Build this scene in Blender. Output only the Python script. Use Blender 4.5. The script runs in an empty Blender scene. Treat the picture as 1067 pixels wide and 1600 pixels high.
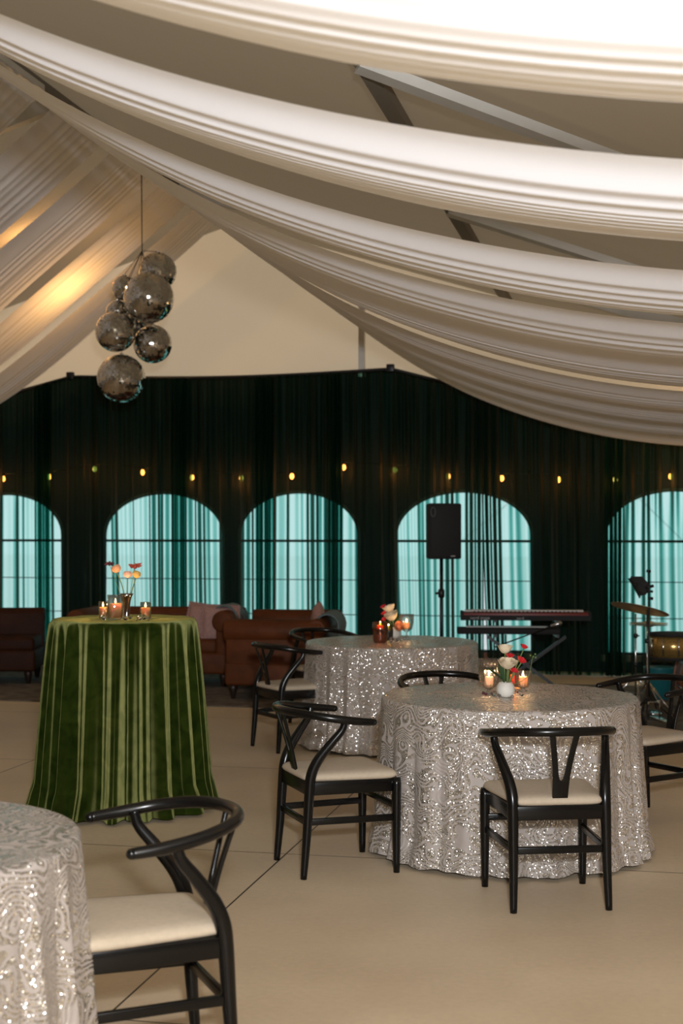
import bpy, bmesh, math, random
from mathutils import Vector, Matrix
from mathutils.geometry import tessellate_polygon

# ------------------------------------------------------------------ camera, world, lights, exposure
S = bpy.context.scene
C = S.collection
F = 2222.0                      # focal length in pixels of the 1067x1600 frame (50 mm on a 36 mm tall frame)
EYE = 1.62
ANG = math.radians(-12)         # the tent's axis points 12 degrees to the right of the view
CA, SA = math.cos(-ANG), math.sin(-ANG)

cam_d = bpy.data.cameras.new('camera')
cam = bpy.data.objects.new('camera', cam_d); C.objects.link(cam)
cam_d.sensor_fit = 'VERTICAL'; cam_d.sensor_height = 36; cam_d.lens = 50
cam_d.shift_y = 28 / 1600
cam_d.clip_start = 0.05; cam_d.clip_end = 400
cam.location = (0, 0, EYE); cam.rotation_euler = (math.pi / 2, 0, 0)
cam_d.dof.use_dof = True; cam_d.dof.focus_distance = 6.6; cam_d.dof.aperture_fstop = 3.2
S.camera = cam

w = bpy.data.worlds.new('world'); S.world = w; w.use_nodes = True
w.node_tree.nodes['Background'].inputs[0].default_value = (0.88, 0.97, 1.0, 1)
w.node_tree.nodes['Background'].inputs[1].default_value = 1.05

def lamp(name, kind, loc, energy, color, size=0.2, target=None, size_y=None):
    d = bpy.data.lights.new(name, kind); d.energy = energy; d.color = color
    if kind == 'AREA':
        d.shape = 'DISK' if size_y is None else 'RECTANGLE'
        d.size = size
        if size_y: d.size_y = size_y
    else:
        d.shadow_soft_size = size
    o = bpy.data.objects.new(name, d); C.objects.link(o); o.location = loc
    if target is not None:
        o.rotation_euler = (Vector(target) - Vector(loc)).to_track_quat('-Z', 'Y').to_euler()
    return o
# the photographer's flash, just right of and above the lens
lamp('camera_flash', 'AREA', (0.16, -0.1, 2.0), 130, (0.98, 0.97, 0.97), 0.20, (0.3, 8, 2.0))
# its bounce card and head throw most of the light up into the white cloth
lamp('bounce_flash', 'AREA', (0.16, -0.12, 2.08), 780, (0.93, 0.955, 1.0), 0.30, (0.5, 2.2, 6.0))

S.view_settings.view_transform = 'Standard'; S.view_settings.look = 'None'
S.view_settings.gamma = 1; S.view_settings.use_curve_mapping = False
S.view_settings.exposure = 0.0
S.cycles.transparent_max_bounces = 24
S.cycles.max_bounces = 8
S.cycles.sample_clamp_indirect = 6

# ------------------------------------------------------------------ coordinates
def W(t, b, z=0.0):
    """tent frame (t across, b along the ridge) to world"""
    return Vector((CA * t + SA * b, -SA * t + CA * b, z))
def px(u, v, b):
    """where the line of sight (u, v) meets the plane b = const; tent coordinates (t, b, z)"""
    x = (u - 533.5) / F
    Y = b / (CA + SA * x); X = x * Y
    return (CA * X - SA * Y, b, EYE - (v - 828) / F * Y)
def at(u, v, Y):
    return Vector(((u - 533.5) / F * Y, Y, EYE - (v - 828) / F * Y))

# ------------------------------------------------------------------ mesh helpers
class MB:
    def __init__(s): s.v = []; s.f = []; s.sm = []
    def add(s, vs, fs, smooth=True):
        n = len(s.v); s.v += [tuple(p) for p in vs]
        s.f += [tuple(i + n for i in f) for f in fs]; s.sm += [smooth] * len(fs)
        return s
    def box(s, c, d, rz=0, mat=None, taper=1.0):
        x, y, z = d[0] / 2, d[1] / 2, d[2] / 2
        R = Matrix.Rotation(rz, 3, 'Z') if mat is None else mat
        vs = []
        for k in (-1, 1):
            q = taper if k > 0 else 1
            for sx, sy in ((-1, -1), (1, -1), (1, 1), (-1, 1)):
                vs.append(Vector(c) + R @ Vector((sx * x * q, sy * y * q, k * z)))
        return s.add(vs, [(3, 2, 1, 0), (4, 5, 6, 7), (0, 1, 5, 4), (1, 2, 6, 5), (2, 3, 7, 6), (3, 0, 4, 7)], False)
    def bar(s, a, b, wd, ht, up=(0, 0, 1)):
        a, b = Vector(a), Vector(b); d = (b - a).normalized(); sd = d.cross(Vector(up)).normalized(); u = sd.cross(d)
        vs = []
        for p in (a, b):
            for i, j in ((-1, -1), (1, -1), (1, 1), (-1, 1)):
                vs.append(p + sd * i * wd / 2 + u * j * ht / 2)
        return s.add(vs, [(0, 1, 2, 3), (7, 6, 5, 4), (0, 4, 5, 1), (1, 5, 6, 2), (2, 6, 7, 3), (3, 7, 4, 0)], False)
    def tube(s, pts, r, seg=12, flat=1.0, closed=False):
        pts = [Vector(p) for p in pts]; n = len(pts)
        rs = r if isinstance(r, (list, tuple)) else [r] * n
        T = []
        for i in range(n):
            a = pts[max(i - 1, 0)]; b = pts[min(i + 1, n - 1)]
            if closed: a = pts[(i - 1) % n]; b = pts[(i + 1) % n]
            T.append((b - a).normalized())
        nrm = T[0].orthogonal().normalized() if abs(T[0].z) > .95 else T[0].cross(Vector((0, 0, 1))).normalized()
        vs, fs = [], []
        for i in range(n):
            nrm = (nrm - T[i] * nrm.dot(T[i])).normalized(); bn = T[i].cross(nrm)
            for k in range(seg):
                a = 2 * math.pi * k / seg
                vs.append(pts[i] + rs[i] * (nrm * math.cos(a) + bn * math.sin(a) * flat))
        m = n if closed else n - 1
        for i in range(m):
            for k in range(seg):
                k2 = (k + 1) % seg; j = (i + 1) % n
                fs.append((i * seg + k, i * seg + k2, j * seg + k2, j * seg + k))
        if not closed:
            fs.append(tuple(reversed(range(seg)))); fs.append(tuple((n - 1) * seg + k for k in range(seg)))
        return s.add(vs, fs)
    def lathe(s, prof, c=(0, 0, 0), seg=32, rib=0, ribamp=0.0, mat=None, smooth=True):
        vs, fs = [], []; n = len(prof)
        for (r, z) in prof:
            for k in range(seg):
                a = 2 * math.pi * k / seg
                q = r * (1 + (ribamp * math.cos(rib * a) if rib else 0))
                p = Vector((q * math.cos(a), q * math.sin(a), z))
                if mat is not None: p = mat @ p
                vs.append(p + Vector(c))
        for i in range(n - 1):
            for k in range(seg):
                k2 = (k + 1) % seg
                fs.append((i * seg + k, i * seg + k2, (i + 1) * seg + k2, (i + 1) * seg + k))
        if prof[0][0] > 1e-5: fs.append(tuple(reversed(range(seg))))
        if prof[-1][0] > 1e-5: fs.append(tuple((n - 1) * seg + k for k in range(seg)))
        return s.add(vs, fs, smooth)
    def ball(s, c, r, seg=16, sq=(1, 1, 1), smooth=True):
        pr = [(r * math.sin(math.pi * i / (seg // 2)) + 1e-6, -r * math.cos(math.pi * i / (seg // 2))) for i in range(seg // 2 + 1)]
        return s.lathe(pr, c, seg, mat=Matrix.Diagonal(sq), smooth=smooth)
    def grid(s, rows, closed=False, smooth=True):
        n = len(rows[0]); vs = [p for r in rows for p in r]; fs = []
        for i in range(len(rows) - 1):
            for k in range(n if closed else n - 1):
                k2 = (k + 1) % n
                fs.append((i * n + k, i * n + k2, (i + 1) * n + k2, (i + 1) * n + k))
        return s.add(vs, fs, smooth)
    def build(s, name, mat, parent=None, bevel=0, sub=0, solid=0, segs=2, ang=35):
        me = bpy.data.meshes.new(name); me.from_pydata(s.v, [], s.f)
        for p, q in zip(me.polygons, s.sm): p.use_smooth = q
        me.materials.append(mat)
        o = bpy.data.objects.new(name, me); C.objects.link(o)
        if parent is not None: o.parent = parent
        if solid:
            m = o.modifiers.new('s', 'SOLIDIFY'); m.thickness = solid; m.offset = 0
        if bevel:
            m = o.modifiers.new('b', 'BEVEL'); m.width = bevel; m.segments = segs; m.limit_method = 'ANGLE'; m.angle_limit = math.radians(ang)
            for p in me.polygons: p.use_smooth = True
        if sub:
            m = o.modifiers.new('u', 'SUBSURF'); m.levels = sub; m.render_levels = sub
        return o

def smooth_path(P, k=6):
    P = [Vector(p) for p in P]; out = []
    for i in range(len(P) - 1):
        p0 = P[max(i - 1, 0)]; p1 = P[i]; p2 = P[i + 1]; p3 = P[min(i + 2, len(P) - 1)]
        for j in range(k):
            t = j / k
            out.append(0.5 * ((2 * p1) + (p2 - p0) * t + (2 * p0 - 5 * p1 + 4 * p2 - p3) * t * t + (3 * p1 - p0 - 3 * p2 + p3) * t ** 3))
    out.append(P[-1]); return out
def lerp_list(vals, n):
    out = []
    for i in range(n):
        x = i / (n - 1) * (len(vals) - 1); k = min(int(x), len(vals) - 2)
        out.append(vals[k] + (vals[k + 1] - vals[k]) * (x - k))
    return out

def tag(o, label, cat, group=None, kind=None):
    o['label'] = label; o['category'] = cat
    if group: o['group'] = group
    if kind: o['kind'] = kind
    return o
def thing(name, label, cat, loc=(0, 0, 0), rz=0, group=None):
    o = bpy.data.objects.new(name, None); C.objects.link(o); o.empty_display_size = .1
    o.location = loc; o.rotation_euler = (0, 0, rz)
    return tag(o, label, cat, group)
def struct(o, label, cat='structure'):
    o['kind'] = 'structure'; o['label'] = label; o['category'] = cat; return o
def tent(o): o.rotation_euler = (0, 0, ANG); return o
def copy_tree(o, parent=None):
    c = o.copy(); C.objects.link(c); c.parent = parent
    for ch in list(o.children): copy_tree(ch, c)
    return c
def dup(root, label, loc, rz=0, group=None):
    c = copy_tree(root); c.location = loc; c.rotation_euler = (0, 0, rz); c['label'] = label
    if group: c['group'] = group
    return c

# ------------------------------------------------------------------ materials
def nodes(name):
    m = bpy.data.materials.new(name); m.use_nodes = True; nt = m.node_tree; nt.nodes.clear()
    out = nt.nodes.new('ShaderNodeOutputMaterial')
    return m, nt, out
def N(nt, t, **kw):
    n = nt.nodes.new(t)
    for k, v in kw.items():
        if hasattr(n, k): setattr(n, k, v)
    return n
def setin(n, **kw):
    for k, v in kw.items(): n.inputs[k.replace('_', ' ')].default_value = v
    return n
def rgb(c): return (c[0], c[1], c[2], 1)
def principled(name, color, rough=.5, metal=0, noise=0.0, nscale=20, bump=0.0, bscale=200, **kw):
    m, nt, out = nodes(name); L = nt.links.new
    p = N(nt, 'ShaderNodeBsdfPrincipled'); p.inputs['Base Color'].default_value = rgb(color)
    p.inputs['Roughness'].default_value = rough; p.inputs['Metallic'].default_value = metal
    for k, v in kw.items():
        k = k.replace('_', ' ')
        if k in p.inputs: p.inputs[k].default_value = v
    tc = N(nt, 'ShaderNodeTexCoord')
    if noise:
        n = N(nt, 'ShaderNodeTexNoise'); setin(n, Scale=nscale, Detail=4.0); L(tc.outputs['Object'], n.inputs['Vector'])
        r = N(nt, 'ShaderNodeValToRGB'); r.color_ramp.elements[0].position = .3; r.color_ramp.elements[1].position = .7
        r.color_ramp.elements[0].color = rgb([x * (1 - noise) for x in color]); r.color_ramp.elements[1].color = rgb([min(1, x * (1 + noise)) for x in color])
        L(n.outputs['Fac'], r.inputs[0]); L(r.outputs[0], p.inputs['Base Color'])
    if bump:
        n = N(nt, 'ShaderNodeTexNoise'); setin(n, Scale=bscale, Detail=3.0); L(tc.outputs['Object'], n.inputs['Vector'])
        b = N(nt, 'ShaderNodeBump'); setin(b, Strength=bump, Distance=.002); L(n.outputs['Fac'], b.inputs['Height']); L(b.outputs[0], p.inputs['Normal'])
    L(p.outputs[0], out.inputs[0]); return m
def emissive(name, color, strength):
    m, nt, out = nodes(name); e = N(nt, 'ShaderNodeEmission'); e.inputs[0].default_value = rgb(color); e.inputs[1].default_value = strength
    nt.links.new(e.outputs[0], out.inputs[0]); return m
def clear_glass(name, tint=(1, 1, 1), refl=.12, rough=.03):
    m, nt, out = nodes(name); L = nt.links.new
    t = N(nt, 'ShaderNodeBsdfTransparent'); t.inputs[0].default_value = rgb(tint)
    g = N(nt, 'ShaderNodeBsdfGlossy'); setin(g, Roughness=rough)
    lw = N(nt, 'ShaderNodeLayerWeight'); lw.inputs['Blend'].default_value = .35
    mr = N(nt, 'ShaderNodeMapRange'); mr.inputs['To Min'].default_value = refl * .4; mr.inputs['To Max'].default_value = .62
    L(lw.outputs['Fresnel'], mr.inputs['Value'])
    mx = N(nt, 'ShaderNodeMixShader'); L(mr.outputs[0], mx.inputs[0]); L(t.outputs[0], mx.inputs[1]); L(g.outputs[0], mx.inputs[2])
    L(mx.outputs[0], out.inputs[0]); return m
def fabric_translucent(name, color, trans, tcol, noise=.04, nscale=3):
    m, nt, out = nodes(name); L = nt.links.new
    tc = N(nt, 'ShaderNodeTexCoord'); n = N(nt, 'ShaderNodeTexNoise'); setin(n, Scale=nscale, Detail=3.0); L(tc.outputs['Object'], n.inputs['Vector'])
    r = N(nt, 'ShaderNodeValToRGB'); r.color_ramp.elements[0].color = rgb([x * (1 - noise * 2) for x in color]); r.color_ramp.elements[1].color = rgb(color)
    L(n.outputs['Fac'], r.inputs[0])
    d = N(nt, 'ShaderNodeBsdfDiffuse'); L(r.outputs[0], d.inputs[0])
    t = N(nt, 'ShaderNodeBsdfTranslucent'); t.inputs[0].default_value = rgb(tcol)
    mx = N(nt, 'ShaderNodeMixShader'); mx.inputs[0].default_value = trans; L(d.outputs[0], mx.inputs[1]); L(t.outputs[0], mx.inputs[2])
    L(mx.outputs[0], out.inputs[0]); return m
def sheer(name, dark):
    """sheer curtain: looks through where it faces the eye, closes up where a fold turns edge on"""
    m, nt, out = nodes(name); L = nt.links.new
    lw = N(nt, 'ShaderNodeLayerWeight'); lw.inputs['Blend'].default_value = .5
    cr = N(nt, 'ShaderNodeValToRGB'); el = cr.color_ramp.elements
    el[0].position = 0; el[0].color = rgb((.70, .95, .90)); el[1].position = .55; el[1].color = rgb((.0, .03, .022))
    for p_, c_ in ((.08, (.50, .90, .82)), (.20, (.16, .66, .57)), (.36, (.02, .22, .18))):
        e_ = el.new(p_); e_.color = rgb(c_)
    L(lw.outputs['Facing'], cr.inputs[0])
    t = N(nt, 'ShaderNodeBsdfTransparent'); L(cr.outputs[0], t.inputs[0])
    d = N(nt, 'ShaderNodeBsdfDiffuse'); d.inputs[0].default_value = rgb(dark)
    tr = N(nt, 'ShaderNodeBsdfTranslucent'); tr.inputs[0].default_value = (.30, .30, .20, 1)
    m1 = N(nt, 'ShaderNodeMixShader'); m1.inputs[0].default_value = .14; L(d.outputs[0], m1.inputs[1]); L(tr.outputs[0], m1.inputs[2])
    mr = N(nt, 'ShaderNodeMapRange'); mr.inputs['From Max'].default_value = .6; mr.inputs['To Min'].default_value = .06; mr.inputs['To Max'].default_value = .97
    L(lw.outputs['Facing'], mr.inputs['Value'])
    mx = N(nt, 'ShaderNodeMixShader'); L(mr.outputs[0], mx.inputs[0]); L(t.outputs[0], mx.inputs[1]); L(m1.outputs[0], mx.inputs[2])
    L(mx.outputs[0], out.inputs[0]); return m

def hazy(name):
    m, nt, out = nodes(name); L = nt.links.new
    t = N(nt, 'ShaderNodeBsdfTransparent'); t.inputs[0].default_value = (.96, .98, 1, 1)
    d = N(nt, 'ShaderNodeBsdfTranslucent'); d.inputs[0].default_value = (.97, .98, 1, 1)
    mx = N(nt, 'ShaderNodeMixShader'); mx.inputs[0].default_value = .72; L(t.outputs[0], mx.inputs[1]); L(d.outputs[0], mx.inputs[2])
    L(mx.outputs[0], out.inputs[0]); return m

def concrete():
    m, nt, out = nodes('concrete'); L = nt.links.new
    tc = N(nt, 'ShaderNodeTexCoord')
    n1 = N(nt, 'ShaderNodeTexNoise'); setin(n1, Scale=.9, Detail=6.0, Roughness=.6); L(tc.outputs['Object'], n1.inputs['Vector'])
    n2 = N(nt, 'ShaderNodeTexNoise'); setin(n2, Scale=35.0, Detail=4.0); L(tc.outputs['Object'], n2.inputs['Vector'])
    r = N(nt, 'ShaderNodeValToRGB'); r.color_ramp.elements[0].position = .3; r.color_ramp.elements[1].position = .72
    r.color_ramp.elements[0].color = rgb((.55, .435, .30)); r.color_ramp.elements[1].color = rgb((.68, .56, .40)); L(n1.outputs['Fac'], r.inputs[0])
    mr = N(nt, 'ShaderNodeMapRange'); setin(mr, To_Min=.9, To_Max=1.08); L(n2.outputs['Fac'], mr.inputs['Value'])
    mu = N(nt, 'ShaderNodeVectorMath'); mu.operation = 'SCALE'; L(r.outputs[0], mu.inputs[0]); L(mr.outputs[0], mu.inputs['Scale'])
    sx = N(nt, 'ShaderNodeSeparateXYZ'); L(tc.outputs['Object'], sx.inputs[0])
    def line(sock, off):
        a = N(nt, 'ShaderNodeMath'); a.operation = 'ADD'; a.inputs[1].default_value = off; L(sock, a.inputs[0])
        p = N(nt, 'ShaderNodeMath'); p.operation = 'PINGPONG'; p.inputs[1].default_value = 1.225; L(a.outputs[0], p.inputs[0])
        c = N(nt, 'ShaderNodeMath'); c.operation = 'LESS_THAN'; c.inputs[1].default_value = .0045; L(p.outputs[0], c.inputs[0]); return c
    l1 = line(sx.outputs[0], 1.75 + 2.45 * 20); l2 = line(sx.outputs[1], -6.9 + 2.45 * 20)
    mxx = N(nt, 'ShaderNodeMath'); mxx.operation = 'MAXIMUM'; L(l1.outputs[0], mxx.inputs[0]); L(l2.outputs[0], mxx.inputs[1])
    mix = N(nt, 'ShaderNodeMix'); mix.data_type = 'RGBA'; L(mxx.outputs[0], mix.inputs['Factor']); L(mu.outputs[0], mix.inputs[6]); mix.inputs[7].default_value = rgb((.06, .045, .03))
    p = N(nt, 'ShaderNodeBsdfPrincipled'); L(mix.outputs[2], p.inputs['Base Color'])
    r2 = N(nt, 'ShaderNodeMapRange'); setin(r2, To_Min=.42, To_Max=.62); L(n1.outputs['Fac'], r2.inputs['Value']); L(r2.outputs[0], p.inputs['Roughness'])
    b = N(nt, 'ShaderNodeBump'); setin(b, Strength=.15, Distance=.004); L(n2.outputs['Fac'], b.inputs['Height']); L(b.outputs[0], p.inputs['Normal'])
    L(p.outputs[0], out.inputs[0]); return m

def sequin():
    m, nt, out = nodes('sequin_embroidery'); L = nt.links.new
    tc = N(nt, 'ShaderNodeTexCoord')
    nz = N(nt, 'ShaderNodeTexNoise'); setin(nz, Scale=5.5, Detail=1.0); L(tc.outputs['Object'], nz.inputs['Vector'])
    sc = N(nt, 'ShaderNodeVectorMath'); sc.operation = 'MULTIPLY_ADD'; L(nz.outputs['Color'], sc.inputs[0]); sc.inputs[1].default_value = (.42, .42, .42); L(tc.outputs['Object'], sc.inputs[2])
    wv = N(nt, 'ShaderNodeTexWave'); wv.wave_type = 'RINGS'; wv.rings_direction = 'SPHERICAL'; setin(wv, Scale=14.0, Distortion=3.0, Detail=1.0); L(sc.outputs[0], wv.inputs['Vector'])
    mk = N(nt, 'ShaderNodeValToRGB'); mk.color_ramp.elements[0].position = .34; mk.color_ramp.elements[1].position = .48; L(wv.outputs['Fac'], mk.inputs[0])
    # plain patches of ground cloth between the scrolls
    n3 = N(nt, 'ShaderNodeTexNoise'); setin(n3, Scale=5.0, Detail=1.0); L(tc.outputs['Object'], n3.inputs['Vector'])
    pk = N(nt, 'ShaderNodeValToRGB'); pk.color_ramp.elements[0].position = .30; pk.color_ramp.elements[1].position = .36; L(n3.outputs['Fac'], pk.inputs[0])
    mm = N(nt, 'ShaderNodeMath'); mm.operation = 'MULTIPLY'; L(mk.outputs[0], mm.inputs[0]); L(pk.outputs[0], mm.inputs[1])
    vo = N(nt, 'ShaderNodeTexVoronoi'); setin(vo, Scale=250.0); L(tc.outputs['Object'], vo.inputs['Vector'])
    s2 = N(nt, 'ShaderNodeVectorMath'); s2.operation = 'SUBTRACT'; L(vo.outputs['Color'], s2.inputs[0]); s2.inputs[1].default_value = (.5, .5, .5)
    s3 = N(nt, 'ShaderNodeVectorMath'); s3.operation = 'SCALE'; L(s2.outputs[0], s3.inputs[0]); s3.inputs['Scale'].default_value = 1.25
    ge = N(nt, 'ShaderNodeNewGeometry')
    s4 = N(nt, 'ShaderNodeVectorMath'); s4.operation = 'ADD'; L(s3.outputs[0], s4.inputs[0]); L(ge.outputs['Normal'], s4.inputs[1])
    s5 = N(nt, 'ShaderNodeVectorMath'); s5.operation = 'NORMALIZE'; L(s4.outputs[0], s5.inputs[0])
    sq = N(nt, 'ShaderNodeBsdfPrincipled'); sq.inputs['Base Color'].default_value = rgb((.84, .82, .78)); setin(sq, Metallic=.88, Roughness=.22); L(s5.outputs[0], sq.inputs['Normal'])
    cl = N(nt, 'ShaderNodeBsdfPrincipled'); cl.inputs['Base Color'].default_value = rgb((.40, .355, .325)); setin(cl, Roughness=.7)
    bp = N(nt, 'ShaderNodeBump'); setin(bp, Strength=.4, Distance=.004); L(wv.outputs['Fac'], bp.inputs['Height']); L(bp.outputs[0], cl.inputs['Normal'])
    mx = N(nt, 'ShaderNodeMixShader'); L(mm.outputs[0], mx.inputs[0]); L(cl.outputs[0], mx.inputs[1]); L(sq.outputs[0], mx.inputs[2])
    L(mx.outputs[0], out.inputs[0]); return m

def velvet():
    m, nt, out = nodes('green_velvet'); L = nt.links.new
    tc = N(nt, 'ShaderNodeTexCoord'); n = N(nt, 'ShaderNodeTexNoise'); setin(n, Scale=9.0, Detail=5.0, Distortion=1.2); L(tc.outputs['Object'], n.inputs['Vector'])
    def ramp(a, b):
        r = N(nt, 'ShaderNodeValToRGB'); r.color_ramp.elements[0].position = .3; r.color_ramp.elements[1].position = .72
        r.color_ramp.elements[0].color = rgb(a); r.color_ramp.elements[1].color = rgb(b); L(n.outputs['Fac'], r.inputs[0]); return r
    d = N(nt, 'ShaderNodeBsdfDiffuse'); L(ramp((.006, .013, .002), (.022, .036, .005)).outputs[0], d.inputs[0])
    v = N(nt, 'ShaderNodeBsdfSheen'); v.distribution = 'ASHIKHMIN'; v.inputs['Roughness'].default_value = .62
    L(ramp((.30, .33, .11), (.52, .52, .21)).outputs[0], v.inputs['Color'])
    ad = N(nt, 'ShaderNodeAddShader'); L(d.outputs[0], ad.inputs[0]); L(v.outputs[0], ad.inputs[1])
    L(ad.outputs[0], out.inputs[0]); return m

M = dict(
    frame=principled('grey_frame', (.03, .05, .045), .8),
    concrete=concrete(), sequin=sequin(), velvet=velvet(),
    black=principled('black_lacquer', (.0025, .0025, .0025), .24, Specular_IOR_Level=.36),
    cushion=principled('cream_fabric', (.48, .40, .30), .85, noise=.05, nscale=60, bump=.3, bscale=700),
    roof=fabric_translucent('tent_roof_vinyl', (.50, .42, .31), .55, (.215, .15, .092)),
    gable=fabric_translucent('tent_gable_vinyl', (.62, .55, .44), .5, (.80, .56, .36)),
    side=fabric_translucent('tent_side_vinyl', (.5, .44, .36), .3, (.12, .10, .08)),
    dark_wall=principled('dark_liner', (.008, .011, .009), .9, noise=.1),
    swag=fabric_translucent('white_voile', (.87, .88, .92), .36, (.92, .86, .76), .02, 1.5),
    sheer=sheer('teal_sheer', (.0015, .012, .008)),
    alu=principled('aluminium', (.55, .54, .50), .45, .35, noise=.05, nscale=5),
    pane=hazy('hazy_vinyl_pane'),
    glass=clear_glass('thin_glass', (.97, .97, .96), .25, .04),
    amber=clear_glass('amber_glass', (.85, .50, .22), .25, .05),
    olive_glass=clear_glass('olive_glass', (.25, .30, .12), .25, .05),
    mauve_glass=clear_glass('mauve_glass', (.55, .36, .30), .5, .08),
    crystal=principled('crystal', (.95, .95, .98), .02, 0, Transmission_Weight=1.0, IOR=1.5),
    mirror=principled('mirror_tile', (.72, .72, .70), .06, 1.0),
    chrome=principled('chrome', (.6, .6, .6), .18, 1.0),
    dark_alu=principled('dark_aluminium', (.16, .14, .11), .6, .2),  # purlin metal, one even tone darker than the other frame members
    black_metal=principled('black_metal', (.012, .012, .012), .4, .3),
    black_plastic=principled('black_plastic', (.006, .006, .006), .75, bump=.4, bscale=400),
    leather=principled('brown_leather', (.105, .030, .008), .6, Specular_IOR_Level=.2, noise=.25, nscale=6, bump=.25, bscale=120),
    leather2=principled('dark_brown_leather', (.038, .011, .004), .65, Specular_IOR_Level=.2, noise=.25, nscale=6, bump=.25, bscale=120),
    wood_dark=principled('dark_wood', (.02, .01, .006), .4),
    wood_trim=principled('brown_wood', (.20, .07, .03), .6, noise=.2, nscale=12),
    mauve=principled('mauve_fabric', (.42, .25, .22), .9, noise=.12, nscale=40),
    bluegrey=principled('blue_grey_fabric', (.14, .19, .20), .9, noise=.12, nscale=30),
    rug=principled('grey_rug', (.115, .095, .075), .95, noise=.55, nscale=7, bump=.5, bscale=90),
    wax=principled('candle_wax', (.85, .55, .38), .5, Subsurface_Weight=.9, Subsurface_Radius=(.06, .03, .015), Subsurface_Scale=.6),
    wax2=principled('peach_candle_wax', (.88, .42, .17), .5, Subsurface_Weight=.9, Subsurface_Radius=(.06, .025, .01), Subsurface_Scale=.6),
    flame=emissive('flame', (1.0, .62, .28), 28),
    bulb=emissive('warm_bulb', (1.0, .19, .035), 11),
    stone=principled('white_ceramic', (.62, .60, .54), .6, bump=.3, bscale=90),
    rose=principled('cream_rose_petal', (.72, .60, .42), .6, noise=.06, nscale=80),
    red=principled('red_petal', (.55, .012, .02), .5),
    peach=principled('peach_petal', (.80, .36, .17), .6, noise=.15, nscale=90),
    pink=principled('pink_peach_petal', (.80, .45, .30), .6, noise=.15, nscale=90),
    yellow=principled('ochre_petal', (.72, .42, .10), .6, noise=.15, nscale=90),
    rust=principled('rust_petal', (.38, .06, .03), .6),
    maroon=principled('maroon_petal', (.06, .008, .015), .6),
    stem=principled('green_stem', (.10, .15, .035), .6),
    leaf=principled('dark_green_leaf', (.02, .055, .015), .5),
    red_lac=principled('red_lacquer', (.16, .012, .008), .45, bump=.2, bscale=300),
    key_white=principled('ivory_keys', (.55, .54, .5), .4),
    cymbal=principled('bronze_cymbal', (.66, .50, .30), .36, .85, noise=.1, nscale=20),
    drumgold=principled('champagne_shell', (.40, .26, .08), .22, .7, noise=.3, nscale=90),
    drumhead=principled('drum_head', (.5, .5, .47), .6),
    drumwood=principled('orange_brown_shell', (.22, .06, .02), .35, noise=.2, nscale=9),
    gravel=principled('pale_gravel', (.72, .73, .70), .9, noise=.1, nscale=1),
    white_mark=principled('pale_print', (.35, .35, .35), .5),
    lamp_body=principled('grey_lamp_body', (.08, .08, .08), .5),
)

# ------------------------------------------------------------------ large structure
RIDGE_T, RIDGE_Z, PITCH = -4.8, 5.30, .31
T_L, T_R, B0, B1 = -13.8, 4.25, -5.0, 16.45
def roof_z(t): return RIDGE_Z - PITCH * abs(t - RIDGE_T)

tent(struct(MB().grid([[(T_L, B0, 0), (T_R, B0, 0)], [(T_L, B1 + .05, 0), (T_R, B1 + .05, 0)]][::-1], smooth=False).build('floor', M['concrete']),
            'beige concrete floor scored into large squares', 'floor'))
g = MB().grid([[(-60, B1 + .05, -.06), (60, B1 + .05, -.06)], [(-60, 90, -.06), (60, 90, -.06)]][::-1], smooth=False).build('ground_outside', M['gravel'])
struct(tent(g), 'pale ground outside the tent windows', 'ground')
mb = MB()
nb = 12
for (ta, tb) in ((T_L, RIDGE_T), (RIDGE_T, T_R)):
    mb.grid([[(ta + (tb - ta) * i / 6, B0 + (B1 - B0) * k / nb, roof_z(ta + (tb - ta) * i / 6)) for i in range(7)] for k in range(nb + 1)])
struct(tent(mb.build('ceiling', M['roof'])), 'tan tent roof fabric above the swags', 'ceiling')
for nm, tt, lab in (('wall_left', T_L, 'tent side wall on the left'), ('wall_right', T_R, 'tent side wall on the right')):
    struct(tent(MB().grid([[(tt, B0, 0), (tt, B1, 0)], [(tt, B0, roof_z(tt)), (tt, B1, roof_z(tt))]], smooth=False).build(nm, M['side'])), lab, 'wall')
struct(tent(MB().add([(T_L, B0, 0), (T_R, B0, 0), (T_R, B0, roof_z(T_R)), (RIDGE_T, B0, RIDGE_Z), (T_L, B0, roof_z(T_L))], [(0, 1, 2, 3, 4)], False).build('wall_front', M['side'])), 'tent end wall behind the camera', 'wall')

# gable and the dark back wall with arched windows
def top_curve(t):
    """height of the curtain's top edge: level between two peaks, falling away to both sides"""
    tl, tr = px(110, 590, 15.9)[0], px(610, 578, 15.9)[0]
    if t < tl: return 3.44 - .24 * (tl - t)
    if t > tr: return 3.44 - .27 * (t - tr)
    return 3.44 - .05 * math.sin(math.pi * (t - tl) / (tr - tl))
kk_ = [T_L + .01 + (T_R - T_L - .02) * i / 90 for i in range(91)]
liner = [(t, min(max(top_curve(t * 15.9 / B1) + .07, 1.6), roof_z(t) - .02)) for t in kk_]
MBg = MB().grid([[(t, B1, z) for t, z in liner], [(t, B1, roof_z(t)) for t, z in liner]], smooth=False)
struct(tent(MBg.build('wall_back_gable', M['gable'])), 'pale tan gable fabric above the green curtain', 'wall')

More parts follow.
